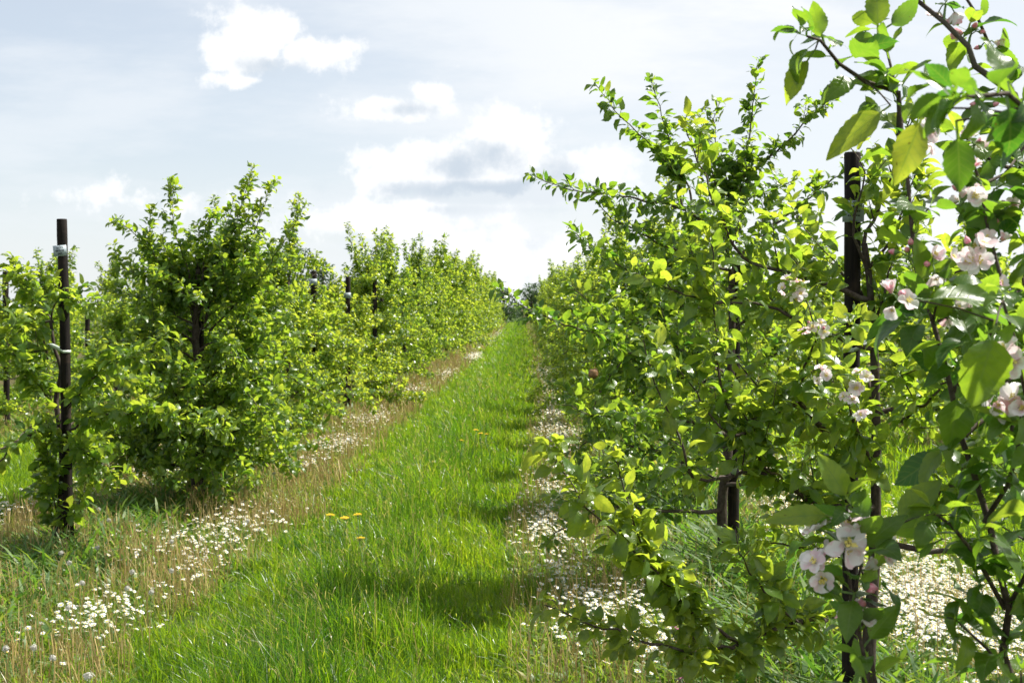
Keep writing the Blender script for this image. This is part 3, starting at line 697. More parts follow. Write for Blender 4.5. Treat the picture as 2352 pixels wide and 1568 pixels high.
for s_ in ([(452, 980, 11.0), (390, 1020, 10.6), (330, 1090, 10.3)], [(455, 1000, 11.0), (430, 1040, 10.4), (410, 1120, 10.0)], [(458, 1000, 11.0), (530, 1030, 10.5), (570, 1110, 10.2)], [(458, 960, 11.0), (600, 990, 10.6), (665, 1090, 10.3)], [(455, 1060, 11.0), (470, 1090, 10.5), (490, 1130, 10.2)], [(452, 1000, 11.0), (340, 1000, 10.8), (270, 1080, 10.6)], [(455, 900, 11.0), (560, 900, 10.3), (620, 1000, 9.9)], [(455, 1060, 11.0), (430, 1090, 11.2), (400, 1140, 11.3)]):
    L(*s_, sec=.10, seclen=.30, gap=.05, secup=.05)
finish(t, r, tm, 1, M['leaf'])

# more trees of both rows that still show their own branches
for (x, y, lab, seed, H, n, sh, shl, yg, reach) in [
    (1.30, 10.5, 'apple tree between the tallest right row tree and the distant right row, low dark branches', 61, 2.5, 28, 3, .6, .02, .9),
    (-2.90, 13.7, 'apple tree half hidden behind the broad dense one, third in the left row', 67, 2.3, 30, 6, 1.0, .18, 1.0),
    (-2.92, 16.3, 'apple tree just left of the two stakes with blank looking plates', 71, 2.35, 30, 6, 1.0, .22, 1.0),
    (-3.05, 18.7, 'yellowish apple tree at the left of the two stakes with blank looking plates', 73, 1.95, 30, 5, .6, .27, 1.0),
    (-2.82, 20.8, 'yellowish apple tree at the right of the two stakes with blank looking plates', 79, 1.95, 30, 5, .7, .30, 1.0)]:
    r, t = apple(x, y, lab, seed, leaf=.078, young=yg)
    tm = t.trunk_mesh(tree_pts(t, H * .85), .042, .016)
    random_limbs(t, H * .85, n, reach, low=.3, shoots=sh, shootlen=shl, sec=.12, seclen=.36, droop=.45, sides=5)
    finish(t, r, tm, 1, M['leaf'] if y < 14 else M['leaf_far'])

# ------------------------------------------------------------------ the rest of the rows: copies of grown trees
def proto(seed, H, n, reach, leaf, lod, sh, shl, yg, gap, sec=.15, seclen=.34):
    root = empty('apple_tree', (0, 0, 0)); t = Tree(seed, leaf, yg)
    tm = t.trunk_mesh(tree_pts(t, H), .045, .016)
    random_limbs(t, H, n, reach, low=.28, shoots=sh, shootlen=shl, sec=sec, seclen=seclen, one=True, gap=gap, droop=.35, sides=4)
    o = link('trunk', tm.mesh('trunk', M['bark']), root)
    b = [l for l in t.limbs if l[1]]
    allmb = MB(); rows = []
    for m_, l_ in b:
        rows += l_
        vv = np.vstack(m_.v); qq = np.vstack(m_.q); allmb.add(vv, qq)
    link('limbs', allmb.mesh('limbs', M['twig']), root)
    link('foliage', leaf_mesh('foliage', rows, lod, M['leaf_far']), root)
    return root, len(rows)
MID = [proto(200 + i, 2.25, 24, 1.05, .090, 2, 7, 1.15, yg, .055)[0] for i, yg in enumerate((.18, .10, .26, .14))]
FAR = [proto(230 + i, 2.3, 18, 1.05, .13, 2, 6, 1.1, yg, .10, sec=.2)[0] for i, yg in enumerate((.18, .12))]
used = set()
rg = random.Random(5)
def place(src, x, y, h, label, wid=1.0):
    if src.name not in used: used.add(src.name); o = src
    else: o = copy_tree(src)
    o.location = (x, y, 0); o.rotation_euler = (0, 0, rg.uniform(0, 6.28)); k = h / 3.1
    o.scale = (wid, wid, k)
    tag(o, label, 'apple tree', ROWG)
    return o
def hleft(y): return float(np.interp(y, [20, 24, 27, 32, 40, 70, 130], [2.6, 2.75, 3.3, 3.6, 3.6, 3.8, 4.2]))
def hright(y): return float(np.interp(y, [12, 20, 40, 130], [2.7, 2.8, 3.0, 3.7]))
y = 23.2
while y < 132:
    src = MID[rg.randrange(4)] if y < 42 else FAR[rg.randrange(2)]
    place(src, -2.75 + rg.gauss(0, .12), y, hleft(y) * rg.uniform(.88, 1.08), 'leafy apple tree in the left row between the yellowish trees and the bend of daisies' if y < 42 else 'small far apple tree in the distant end of the left row', 1.0 if y < 42 else 1.1)
    y += 2.5 if y < 60 else 3.0
y = 13.1
while y < 132:
    src = MID[rg.randrange(4)] if y < 40 else FAR[rg.randrange(2)]
    place(src, 1.42 + max(0, y - 22) * .008 + rg.gauss(0, .1), y, hright(y) * rg.uniform(.9, 1.08), 'leafy apple tree in the right row behind the tallest tree, facing the grass alley' if y < 40 else 'small far apple tree in the distant end of the right row', .92)
    y += 2.55 if y < 60 else 3.0
for i in range(13):
    yy = 12.6 + i * 2.55
    place(MID[rg.randrange(4)], -7.25 + rg.gauss(0, .12), yy, rg.uniform(2.0, 2.5), 'apple tree in the next row behind the left row, seen past the legible plate stake', .85)
for i in range(9):
    yy = 22 + i * 3.0
    place(FAR[rg.randrange(2)], -11.5 + rg.gauss(0, .2), yy, rg.uniform(2.6, 3.3), 'apple tree two rows behind the left row, only its top showing at the left edge', 1.0)
for i in range(10):
    yy = 13.4 + i * 2.6
    place(MID[rg.randrange(4)], 5.6 + rg.gauss(0, .12), yy, rg.uniform(2.5, 3.1), 'apple tree in the next row behind the right row, seen through the blossoming branches', .95)

# withered apple left hanging on the third tree
mb = MB(); z = np.linspace(0, 1, 9)
mb.tube([(0.004 * math.sin(9 * k), 0, -.062 * k) for k in z], [.0295 * math.sin(math.pi * (.06 + .9 * k)) * (1 + .08 * math.sin(11 * k)) for k in z], 12)
mb.tube([(0, 0, .03), (.001, 0, .015), (0, 0, 0)], [.0018] * 3, 5)
o = link('withered_apple', mb.mesh('withered_apple', M['brown'])); o.location = W(1366, 845, 7.2); o.rotation_euler = (.1, .15, 0)
tag(o, 'shrivelled brown apple hanging from a branch of the tallest right row tree', 'apple')

# ------------------------------------------------------------------ stakes
def at_stake(px, top, d, **k):
    x = (px - VPX) / FPX * d; h = CAM_H + (VPY - top) / FPX * d
    return stake((x, d, 0), h, **k)
at_stake(152, 503, 8.8, label='tall dark stake on the left with a legible grey plate and pale tie', trunk_dx=-.09, sign=(.090, .072), lines=['R7/T3', 'E832-33', '(M9)'], tilt=.075, tie_z=1.45 - .06, sign_z=.215, seed=1, lean=-.012)
at_stake(458, 588, 11.1, label='dark stake inside the broad dense tree, plate half covered by leaves', trunk_dx=-.09, sign=(.11, .075), tie_z=1.5, seed=2, sign_z=.2)
at_stake(721, 622, 18.9, label='left one of two dark stakes with blank looking plates above the yellowish trees', trunk_dx=-.08, sign=(.115, .085), seed=3, sign_z=.16, r=.042)
at_stake(799, 635, 20.8, label='right one of two dark stakes with blank looking plates above the yellowish trees', trunk_dx=-.08, sign=(.115, .085), seed=4, sign_z=.30, r=.040)
at_stake(861, 646, 23.0, label='dark stake without a readable plate right of the two plate stakes', trunk_dx=-.08, seed=5, r=.04)
at_stake(1955, 352, 5.2, label='thick dark stake on the right behind the blossom, its plate half hidden by leaves', trunk_dx=.10, sign=(.085, .085), seed=6, sign_z=.235, r=.032, tie_z=1.52)
at_stake(1686, 598, 8.05, label='dark stake at the trunk of the tallest right row tree', trunk_dx=-.09, seed=7, r=.036)
at_stake(1562, 640, 10.5, label='dark stake low between the leaves left of the tallest right row trunk', trunk_dx=-.09, seed=8, r=.038)
at_stake(11, 624, 18.5, label='dark stake at the far left edge of the picture, in the next row', trunk_dx=-.09, seed=9, r=.042)
at_stake(199, 700, 21.3, label='dark stake beside a gnarled grey trunk right of the legible plate stake', trunk_dx=-.09, seed=10, r=.04)
for i, yy in enumerate((25.6, 28.1, 30.6, 38.2, 48.0)):
    stake((-2.72, yy, 0), 1.9 + .1 * (i % 3), label='distant dark stake among the trees of the left row', trunk_dx=-.08, seed=20 + i, r=.04)
stake((-2.9, 13.6, 0), 2.0, label='dark stake behind the broad dense tree of the left row', trunk_dx=-.08, seed=31)

# ------------------------------------------------------------------ dark trees far behind the orchard
def far_tree(x, y, H, wid, label, seed, leaf=.3, n=900):
    g = random.Random(seed); root = empty('dark_tree', (x, y, 0)); tag(root, label, 'tree', 'dark trees beyond the orchard')
    tm = MB(); tm.tube([(0, 0, -.1), (.05, 0, H * .3), (0, .05, H * .6), (.05, 0, H * .85)], [.16, .12, .08, .03], 8)
    cl = [Vector((g.uniform(-1, 1) * wid / 2 * math.sin(math.pi * (.18 + .75 * f)), g.uniform(-1, 1) * wid / 2 * math.sin(math.pi * (.18 + .75 * f)), H * (.16 + .80 * f))) for f in [g.random() for _ in range(26)]]
    for c in cl[:16]: tm.tube([(0, 0, c.z * .5), tuple((c + Vector((0, 0, c.z * .5))) / 2 + Vector((0, 0, .1))), tuple(c)], [.06, .04, .012], 5)
    link('trunk', tm.mesh('trunk', M['bark']), root); rows = []
    for _ in range(n):
        c = g.choice(cl); d = rv(g); p = c + d.normalized() * (wid * .20) * g.uniform(.3, 1.15)
        if p.z > H: p.z = H - g.random() * .4
        a = (d + rv(g) * .6 + UP * .3).normalized(); nn = (UP + rv(g) * .8); nn = (nn - a * nn.dot(a)).normalized()
        rows.append((p.x, p.y, p.z, a.x, a.y, a.z, nn.x, nn.y, nn.z, leaf * g.uniform(.6, 1.3), leaf * .5, g.uniform(.2, 1.2), 0, min(1, max(0, g.gauss(.4, .22)))))
    link('foliage', leaf_mesh('foliage', rows, 2, M['dark_leaf']), root)
    return root
far_tree(-14.6, 84, 5.6, 3.6, 'largest dark tree rising behind the left row beside the broad dense bush', 1, n=2200, leaf=.26)
far_tree(-14.0, 92, 4.7, 2.6, 'lower dark tree right of the largest one, behind the two plate stakes', 2, n=1300, leaf=.26)
far_tree(1.15, 138, 4.1, 3.0, 'dark tree standing at the far end of the grass alley', 3, n=1500, leaf=.30)
far_tree(-1.9, 146, 3.7, 3.2, 'dark bushy tree just left of the alley end', 4, n=1200, leaf=.30)
def treeline():
    g = random.Random(8); rows = []
    for i in range(9000):
        x = g.uniform(-150, 150); H = 2.4 + 1.1 * math.sin(x * .11) * math.sin(x * .037 + 1) + .6 * math.sin(x * .7); p = Vector((x, 165 + g.uniform(-3, 3), g.random() ** .7 * max(1.4, H)))
        a = (rv(g) + UP * .4).normalized(); nn = UP + rv(g) * .8; nn = (nn - a * nn.dot(a)).normalized()
        rows.append((p.x, p.y, p.z, a.x, a.y, a.z, nn.x, nn.y, nn.z, g.uniform(.5, 1.0), .45, g.uniform(.2, 1), 0, min(1, max(0, g.gauss(.4, .2)))))
    tag(link('treeline', leaf_mesh('treeline', rows, 2, M['dark_leaf'])), 'dark hedge line closing the orchard in the distance', 'treeline', kind='stuff')
treeline()
# ------------------------------------------------------------------ grass, herbs, dry stalks
RS = np.random.RandomState(77)
def edge_l(y): return np.interp(y, [0, 6, 9.3, 18, 40, 100, 140], [-1.95, -1.9, -1.75, -1.75, -1.5, -1.2, -1.1])
def edge_r(y): return np.interp(y, [0, 6, 9.3, 16.6, 26, 60, 140], [.05, .05, .02, .25, .45, .6, .6])

def blades(x, y, h, w, lean, rnd, prof=(1, .88, .55, .05), wind=(-.25, -.1), z0=0.0):
    n = len(x); t = np.array([0, .4, .75, 1.0]); ph = RS.uniform(0, 6.283, n); ps = RS.uniform(0, 3.1416, n)
    dx = np.cos(ph) * lean + wind[0] * lean; dy = np.sin(ph) * lean + wind[1] * lean
    c = np.stack([x[:, None] + dx[:, None] * h[:, None] * t ** 1.8, y[:, None] + dy[:, None] * h[:, None] * t ** 1.8,
                  z0 + h[:, None] * (t - .38 * np.minimum(lean, 1.3)[:, None] * t ** 2.2)], -1)
    s = np.stack([np.cos(ps), np.sin(ps), np.zeros(n)], -1)[:, None] * (w[:, None] * .5 * np.array(prof))[..., None]
    V = np.stack([c - s, c + s], 2).reshape(n, 8, 3)
    q = np.array([[0, 1, 3, 2], [2, 3, 5, 4], [4, 5, 7, 6]])
    Q = (q[None] + (np.arange(n) * 8)[:, None, None]).reshape(-1, 4)
    return V.reshape(-1, 3), Q, np.repeat(np.clip(rnd, 0, 1), 8), c[:, -1]

def cat(parts):
    V = []; Q = []; R = []; o = 0
    for v, q, r in parts: V.append(v); Q.append(q + o); R.append(r); o += len(v)
    return np.vstack(V), np.vstack(Q), np.concatenate(R)

def scatter(x0, x1, y0, y1, dens):
    n = int((x1 - x0) * (y1 - y0) * dens); return RS.uniform(x0, x1, n), RS.uniform(y0, y1, n)

# the mown alley: short at its edges and in the wheel track, long in the middle
parts = []
for (y0, y1, dens, wd) in ((4.6, 7.5, 4800, .0052), (7.5, 11, 3300, .0064), (11, 17, 1800, .008), (17, 28, 850, .0095), (28, 55, 330, .015), (55, 140, 95, .03)):
    x, y = scatter(-2.3, 1.0, y0, y1, dens)
    el, er = edge_l(y), edge_r(y); jit = wobble2(x, y, 3, .55) * .16
    inside = np.clip(np.minimum(x - el + jit, er - x + jit) / .28 + .75, 0, 1)
    keep = RS.uniform(0, 1, len(x)) < inside; x, y, el, er, ins = x[keep], y[keep], el[keep], er[keep], inside[keep]
    u = (x - el) / (er - el)
    tall = np.exp(-((u - .50) / .22) ** 2)
    clump = wobble2(x, y, 5, .9)
    h = (.085 + .20 * tall + .075 * clump + .04 * wobble2(x, y, 9, 2.2)) * RS.uniform(.55, 1.35, len(x)) * (.6 + .4 * ins)
    h = np.maximum(h, .03)
    r = .46 - .20 * tall + .22 * wobble2(x, y, 12, .7) + RS.normal(0, .18, len(x))
    r = np.where(RS.uniform(0, 1, len(x)) < .045, RS.uniform(.88, 1, len(x)), np.minimum(r, .86))
    v, q, rr, _ = blades(x, y, h, wd * RS.uniform(.6, 1.3, len(x)), np.abs(RS.normal(.45 + .25 * wobble2(x, y, 15, 1.2), .36, len(x))), r)
    parts.append((v, q, rr))
tag(link('grass', np_mesh('grass', *cat(parts)[:2], M['grass'], rnd=cat(parts)[2])), 'bright green grass of the mown alley between the rows', 'grass', kind='stuff')

# tall thin culms standing over the middle of the alley
parts = []
for (y0, y1, dens, wd) in ((5, 9, 330, .0032), (9, 15, 200, .0045), (15, 30, 80, .007)):
    x, y = scatter(-1.75, .1, y0, y1, dens); u = (x - edge_l(y)) / (edge_r(y) - edge_l(y))
    k = RS.uniform(0, 1, len(x)) < np.exp(-((u - .48) / .2) ** 2) * np.clip(.6 + wobble2(x, y, 21, .6), 0, 1); x, y = x[k], y[k]
    h = RS.uniform(.24, .46, len(x))
    v, q, rr, tip = blades(x, y, h, np.full(len(x), wd), np.abs(RS.normal(.3, .2, len(x))), RS.choice([.05, .15, .9, .55], len(x)), prof=(1, .8, .7, .6))
    parts.append((v, q, rr))
    for _ in range(3):                           # loose seed heads
        j = RS.uniform(0, 1, len(x)) < .5
        v, q, rr, _t = blades(tip[j, 0], tip[j, 1], RS.uniform(.02, .05, j.sum()), np.full(j.sum(), wd * 1.3), RS.uniform(.3, 1.2, j.sum()), RS.uniform(.85, 1, j.sum()), prof=(.4, 1, .8, .1))
        v[:, 2] += np.repeat(tip[j, 2] - RS.uniform(.0, .05, j.sum()), 8)
        parts.append((v, q, rr))
tag(link('seeding_grass', np_mesh('seeding_grass', *cat(parts)[:2], M['grass'], rnd=cat(parts)[2])), 'taller thin seeding grass along the middle of the alley', 'grass', kind='stuff')

# grass of the neighbouring alleys
parts = []
for (xa, xb, y0, y1, dens, wd) in ((2.75, 4.7, 7, 12, 1500, .006), (2.75, 4.7, 12, 30, 450, .011), (-6.2, -4.15, 9, 16, 1500, .007), (-6.2, -4.15, 16, 40, 330, .014), (6.9, 9.0, 16, 40, 150, .02), (-10.5, -8.4, 20, 45, 150, .02)):
    x, y = scatter(xa - .1, xb + .1, y0, y1, dens); jit = wobble2(x, y, 31, .5) * .15
    k = (x + jit > xa) & (x + jit < xb); x, y = x[k], y[k]
    h = (.15 + .06 * wobble2(x, y, 33, .8)) * RS.uniform(.5, 1.4, len(x))
    v, q, rr, _ = blades(x, y, h, wd * RS.uniform(.6, 1.3, len(x)), np.abs(RS.normal(.45, .3, len(x))), np.minimum(.86, .5 + RS.normal(0, .18, len(x))))
    parts.append((v, q, rr))
tag(link('neighbour_grass', np_mesh('neighbour_grass', *cat(parts)[:2], M['grass'], rnd=cat(parts)[2])), 'green grass of the alleys beyond the first rows', 'grass', kind='stuff')

STR = [(-3.95, -1.75, 'L'), (.0, 2.65, 'R')]
def in_strip(x, y, side, soft=.18):
    j = wobble2(x, y, 41, .6) * soft
    return (x < edge_l(y) + .10 + j) & (x > -4.1 + j) if side == 'L' else (x > edge_r(y) - .10 + j) & (x < 2.7 + j)
# low herbs, clover and thin mixed grass under the trees
parts = []; gparts = []; dry = []; knob = []
for (x0, x1, sd) in STR:
    for (y0, y1, dh, dg, dd, sc) in ((4.6, 8, 2200, 1100, 430, 1.0), (8, 12, 1700, 800, 400, 1.15), (12, 20, 800, 420, 260, 1.6), (20, 40, 300, 150, 100, 2.6), (40, 130, 50, 28, 16, 6.0)):
        x, y = scatter(x0 - .1, x1 + .4, y0, y1, dh); k = in_strip(x, y, sd); x, y = x[k], y[k]; n = len(x)
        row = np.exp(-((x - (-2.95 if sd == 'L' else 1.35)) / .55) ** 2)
        lush = np.clip(.55 + .5 * wobble2(x, y, 43, .45) + .55 * row, 0, 1.5)
        k = RS.uniform(0, 1, n) < .35 + .65 * lush; x, y, row, lush = x[k], y[k], row[k], lush[k]; n = len(x)
        h = (.03 + .10 * lush * RS.uniform(0, 1, n) + (.34 if sd == 'R' else .24) * row * RS.uniform(0, 1, n) ** 2)
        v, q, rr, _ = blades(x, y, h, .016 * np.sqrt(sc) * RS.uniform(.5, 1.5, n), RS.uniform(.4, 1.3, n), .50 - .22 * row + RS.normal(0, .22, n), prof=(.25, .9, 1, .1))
        parts.append((v, q, rr))
        x, y = scatter(x0 - .1, x1 + .4, y0, y1, dg); k = in_strip(x, y, sd); x, y = x[k], y[k]; n = len(x)
        r = np.where(RS.uniform(0, 1, n) < .42, RS.uniform(.87, 1, n), RS.uniform(.15, .7, n))
        v, q, rr, _ = blades(x, y, RS.uniform(.05, .20, n), .004 * sc * RS.uniform(.6, 1.3, n), np.abs(RS.normal(.45, .35, n)), r)
        gparts.append((v, q, rr))
        x, y = scatter(x0 - .1, x1 + .4, y0, y1, dd * (1.6 if sd == 'L' else .9)); k = in_strip(x, y, sd); x, y = x[k], y[k]
        k = RS.uniform(0, 1, len(x)) < np.clip(.55 + .75 * wobble2(x, y, 47, .5), .08, 1); x, y = x[k], y[k]; n = len(x)
        v, q, rr, tip = blades(x, y, RS.uniform(.10, .27, n), .0042 * sc * RS.uniform(.8, 1.2, n), np.abs(RS.normal(.16, .13, n)), RS.uniform(.1, .75, n), prof=(1, .95, .9, .8))
        dry.append((v, q, rr))
        a = .0032 * min(sc, 2.5)                  # little pale heads on the stalks
        for d1, d2 in (((1, 0, 0), (0, 0, 1)), ((0, 1, 0), (0, 0, 1)), ((1, 0, 0), (0, 1, 0))):
            d1, d2 = np.array(d1) * a, np.array(d2) * a
            v = np.stack([tip - d1, tip - d2, tip + d1, tip + d2], 1).reshape(-1, 3)
            dry.append((v, np.arange(n * 4).reshape(-1, 4), np.repeat(RS.uniform(.45, .95, n), 4)))
for (xa, xb) in ((-8.4, -6.2), (4.75, 6.9)):
    for (y0, y1, d_, wd) in ((9, 20, 260, .03), (20, 45, 90, .06)):
        x, y = scatter(xa, xb, y0, y1, d_); n = len(x)
        v, q, rr, _ = blades(x, y, RS.uniform(.03, .2, n), wd * RS.uniform(.5, 1.4, n), RS.uniform(.3, 1.2, n), .45 + RS.normal(0, .25, n), prof=(.25, .9, 1, .1)); parts.append((v, q, rr))
        x, y = scatter(xa, xb, y0, y1, d_ * .7); n = len(x)
        v, q, rr, _ = blades(x, y, RS.uniform(.08, .25, n), wd * .25 * RS.uniform(.6, 1.3, n), np.abs(RS.normal(.3, .2, n)), RS.uniform(.1, .8, n)); dry.append((v, q, rr))
tag(link('low_herbs', np_mesh('low_herbs', *cat(parts)[:2], M['herb'], rnd=cat(parts)[2])), 'low broad leaved herbs covering the strips under the trees', 'herbs', kind='stuff')
tag(link('mixed_grass', np_mesh('mixed_grass', *cat(gparts)[:2], M['grass'], rnd=cat(gparts)[2])), 'thin half dry grass growing among the herbs', 'grass', kind='stuff')
tag(link('dry_stalks', np_mesh('dry_stalks', *cat(dry)[:2], M['dry'], rnd=cat(dry)[2])), 'tan spent dandelion stalks with tiny pale heads in the strips', 'stalks', kind='stuff')

# ------------------------------------------------------------------ daisies
def daisy_mesh(seed, petals=13):
    g = random.Random(seed); V = []; Q = []; mi = []; r0, r1 = .0030, .0105; H = .0
    for k in range(petals):
        a = k * 6.2832 / petals; b = 2.2 / petals * 1.25; up = g.uniform(-.001, .003)
        V += [(r0 * math.cos(a - b * .6), r0 * math.sin(a - b * .6), 0), (r0 * math.cos(a + b * .6), r0 * math.sin(a + b * .6), 0), (r1 * math.cos(a + b * .75), r1 * math.sin(a + b * .75), up + .001), (r1 * math.cos(a - b * .75), r1 * math.sin(a - b * .75), up)]
        n = len(V) - 4; Q.append((n, n + 1, n + 2, n + 3)); mi.append(0)
    n = len(V); V += [(.0038 * math.cos(k * 1.0472), .0038 * math.sin(k * 1.0472), .0006) for k in range(6)] + [(0, 0, .0032)]
    Q += [(n + k, n + k + 1, n + (k + 2) % 6, n + 6) for k in (0, 2, 4)]; mi += [1] * 3
    n = len(V); V += [(-.0008, 0, -.0005), (.0008, 0, -.0005), (.004, .003, -.09), (.002, .003, -.09)]; Q.append((n, n + 1, n + 2, n + 3)); mi.append(2)
    return np.array(V), np.array(Q), np.array(mi)
DM = [daisy_mesh(i, p) for i, p in enumerate((13, 11, 14))]
DOBJ = [np_mesh('daisy', v, q, [M['daisy_white'], M['daisy_yellow'], M['stalk']], mi=m, smooth=False) for v, q, m in DM]
patches = [(-2.10, 9.3, .27, .75, 210), (-2.15, 6.65, .20, .40, 105), (-1.98, 7.9, .12, .5, 40), (-2.6, 8.6, .4, .7, 25), (-2.15, 15.2, .22, .7, 170), (-2.15, 13.2, .16, .35, 60), (-2.10, 18.5, .25, .9, 150), (-2.0, 24, .2, 1.6, 170), (-1.75, 31, .15, 2, 160), (-1.5, 42, .16, 2.2, 380), (-1.6, 55, .2, 5, 220), (-1.35, 78, .2, 12, 260),
           (.22, 9.3, .17, .65, 260), (.30, 11.5, .18, .8, 170), (.45, 15.5, .2, 1.6, 330), (.50, 20, .15, 2.2, 420), (.65, 30, .2, 5, 500), (.42, 6.75, .22, .45, 210), (.62, 6.2, .24, .3, 110), (.80, 7.4, .2, .5, 110), (.25, 7.7, .14, .5, 70), (2.3, 7.1, .40, 1.0, 1500), (2.3, 9.7, .38, .9, 700), (2.0, 6.5, .22, .5, 260), (2.35, 12.6, .33, 1.3, 700), (2.4, 17, .3, 2, 500), (-4.0, 10.0, .25, .7, 140), (-4.0, 14, .25, 1.5, 260), (-3.6, 12.0, .4, .8, 120)]
dl = []
for (cx, cy, sx, sy, n) in patches:
    n = int(n * 1.6) if cy < 20 else n
    x = RS.normal(cx, sx * .72, n); y = RS.normal(cy, sy * .8, n)
    k = (y > 4.8) & (np.abs(wobble2(x, y, 51, .8)) < .75)
    for a, b in zip(x[k], y[k]): dl.append((a, b))
dl = np.array(dl); dl = dl[np.argsort(dl[:, 1])]
pxl = VPX + dl[:, 0] / dl[:, 1] * FPX; pyl = VPY + (CAM_H - .1) / dl[:, 1] * FPX
vis = (pxl > 5) & (pxl < 2347) & (pyl < 1562)
hidden = (pxl > 1660) & (pxl < 2010)
idx = np.where(vis & ~hidden)[0][:300]; near_set = set(idx.tolist())
gd = random.Random(3); DV = []; DQ = []; DI = []; o_ = 0
for i, (x, y) in enumerate(dl):
    k = gd.randrange(3); z = gd.uniform(.09, .165); tilt = Matrix.Rotation(gd.gauss(0, .28), 3, 'X') @ Matrix.Rotation(gd.gauss(.1, .25), 3, 'Y') @ Matrix.Rotation(gd.uniform(0, 6.28), 3, 'Z')
    s = gd.uniform(1.05, 1.5)
    if i in near_set:
        o = link('daisy', DOBJ[k]); o.matrix_basis = Matrix.Translation((x, y, z)) @ tilt.to_4x4() @ Matrix.Scale(s, 4)
        where = ('in the patch nearest the bottom left corner of the picture' if x < -1 and y < 7.6 else 'in the patch at the left edge of the alley, below the dense bush' if x < -1 else
                 'under the low leafy branch right of the alley' if x < 1.3 and y < 8.2 else 'at the right edge of the alley beside the shadow' if x < 1.3 else 'in the carpet at the bottom right behind the near shoots')
        tag(o, 'small white daisy ' + where, 'daisy', 'daisies ' + where)
    else:
        if y > 11: s *= 1.15 if y < 22 else 1.3 if y < 40 else 1.5
        v, q, m = DM[k]; DV.append(v * s @ np.array(tilt).T + (x, y, z)); DQ.append(q + o_); DI.append(m); o_ += len(v)
tag(link('daisy_carpet', np_mesh('daisy_carpet', np.vstack(DV), np.vstack(DQ), [M['daisy_white'], M['daisy_yellow'], M['stalk']], mi=np.concatenate(DI), smooth=False)), 'drifts of tiny white daisies along both strips', 'daisies', kind='stuff')

# ------------------------------------------------------------------ dandelion clocks
def clock_mesh(seed):
    g = random.Random(seed); V = []; Q = []; n = 0
    for k in range(95):
        d = rv(g).normalized(); a = d.orthogonal().normalized(); b = d.cross(a); an = g.uniform(0, 6.28); u = a * math.cos(an) + b * math.sin(an); w = d.cross(u); R = .016; e = .0048
        R = g.uniform(.009, .0175); e = .0036; p = d * R; V += [tuple(p - u * e), tuple(p - w * e), tuple(p + u * e), tuple(p + w * e)]; Q.append((n, n + 1, n + 2, n + 3)); n += 4
        if k % 2 == 0: V += [tuple(u * .0004), tuple(-u * .0004), tuple(p - u * .0006), tuple(p + u * .0006)]; Q.append((n, n + 1, n + 2, n + 3)); n += 4
    return np_mesh('seed_head', V, Q, M['fluff'], rnd=[.5] * n)
CLK = clock_mesh(1)
def stem_mesh(h, bend):
    mb = MB(); mb.tube([(bend * (1 - k) ** 2, 0, -h * (1 - k)) for k in np.linspace(0, 1, 6)], .0017, 5); return mb.mesh('stem', M['stalk'])
STM = [stem_mesh(.2, .02), stem_mesh(.2, -.03)]
for i, (px, py) in enumerate([(244, 1197), (221, 1172), (133, 1273), (152, 1296), (217, 1261), (181, 1343), (297, 1317), (286, 1355), (149, 1400), (67, 1493), (111, 1518), (192, 1560), (342, 1364), (389, 1314), (389, 1246), (565, 1198), (627, 1088), (3, 1496), (1488 * 1.0, 1200), (1520, 1265), (1010, 1003)]):
    h = .20 if px != 1010 else .24; d = (CAM_H - h) * FPX / (py - VPY); p = W(px, py, d)
    root = empty('dandelion_clock', p); link('seed_head', CLK, root); link('stem', STM[i % 2], root)
    root.rotation_euler = (0, 0, i * 1.3); root.scale = (1, 1, 1) if px != 192 else (1.25, 1.25, 1.1)
    if px == 1010: l = 'lone white dandelion clock standing in the green grass alley'
    elif px == 192: l = 'largest white dandelion clock at the bottom edge of the picture'
    elif px > 1400: l = 'white dandelion clock in the shade under the right row'
    elif px > 520: l = 'white dandelion clock below the right side of the broad dense bush'
    else: l = 'white dandelion clock among the tan stalks at the lower left'
    tag(root, l, 'dandelion', 'dandelion clocks in the herb strips')

# ------------------------------------------------------------------ yellow hawkweed
def hawk_mesh(seed):
    g = random.Random(seed); V = []; Q = []; n = 0
    for ring, (R, m, z) in enumerate(((.017, 20, 0), (.012, 16, .003), (.007, 10, .005))):
        for k in range(m):
            a = k * 6.283 / m + ring * .2; b = 2.4 / m; up = g.uniform(0, .004)
            V += [(.002 * math.cos(a), .002 * math.sin(a), z), (R * math.cos(a - b), R * math.sin(a - b), z + up), (R * 1.08 * math.cos(a), R * 1.08 * math.sin(a), z + up), (R * math.cos(a + b), R * math.sin(a + b), z + up)]; Q.append((n, n + 1, n + 2, n + 3)); n += 4
    me = np_mesh('flower_head', V, Q, M['hawk'], rnd=[g.random() for _ in range(n)], smooth=False)
    return me
HK = [hawk_mesh(1), hawk_mesh(2)]
def hstem(h):
    mb = MB(); mb.tube([(.03 * (1 - k) ** 2, .01 * math.sin(k * 4), -h * (1 - k)) for k in np.linspace(0, 1, 7)], [.0018] * 7, 5); mb.tube([(0, 0, -.012), (0, 0, -.006), (0, 0, 0)], [.0022, .0055, .005], 8)
    for s in (1, -1):
        mb.tube([(.004, 0, -h * .35), (.02 * s, .012, -h * .2), (.028 * s, .02, -h * .12)], .0012, 4); mb.tube([(.028 * s, .02, -h * .12), (.028 * s, .02, -h * .12 + .006), (.028 * s, .02, -h * .12 + .012)], [.003, .0042, .002], 6)
    return mb.mesh('stem', M['stalk'])
HS = hstem(.36)
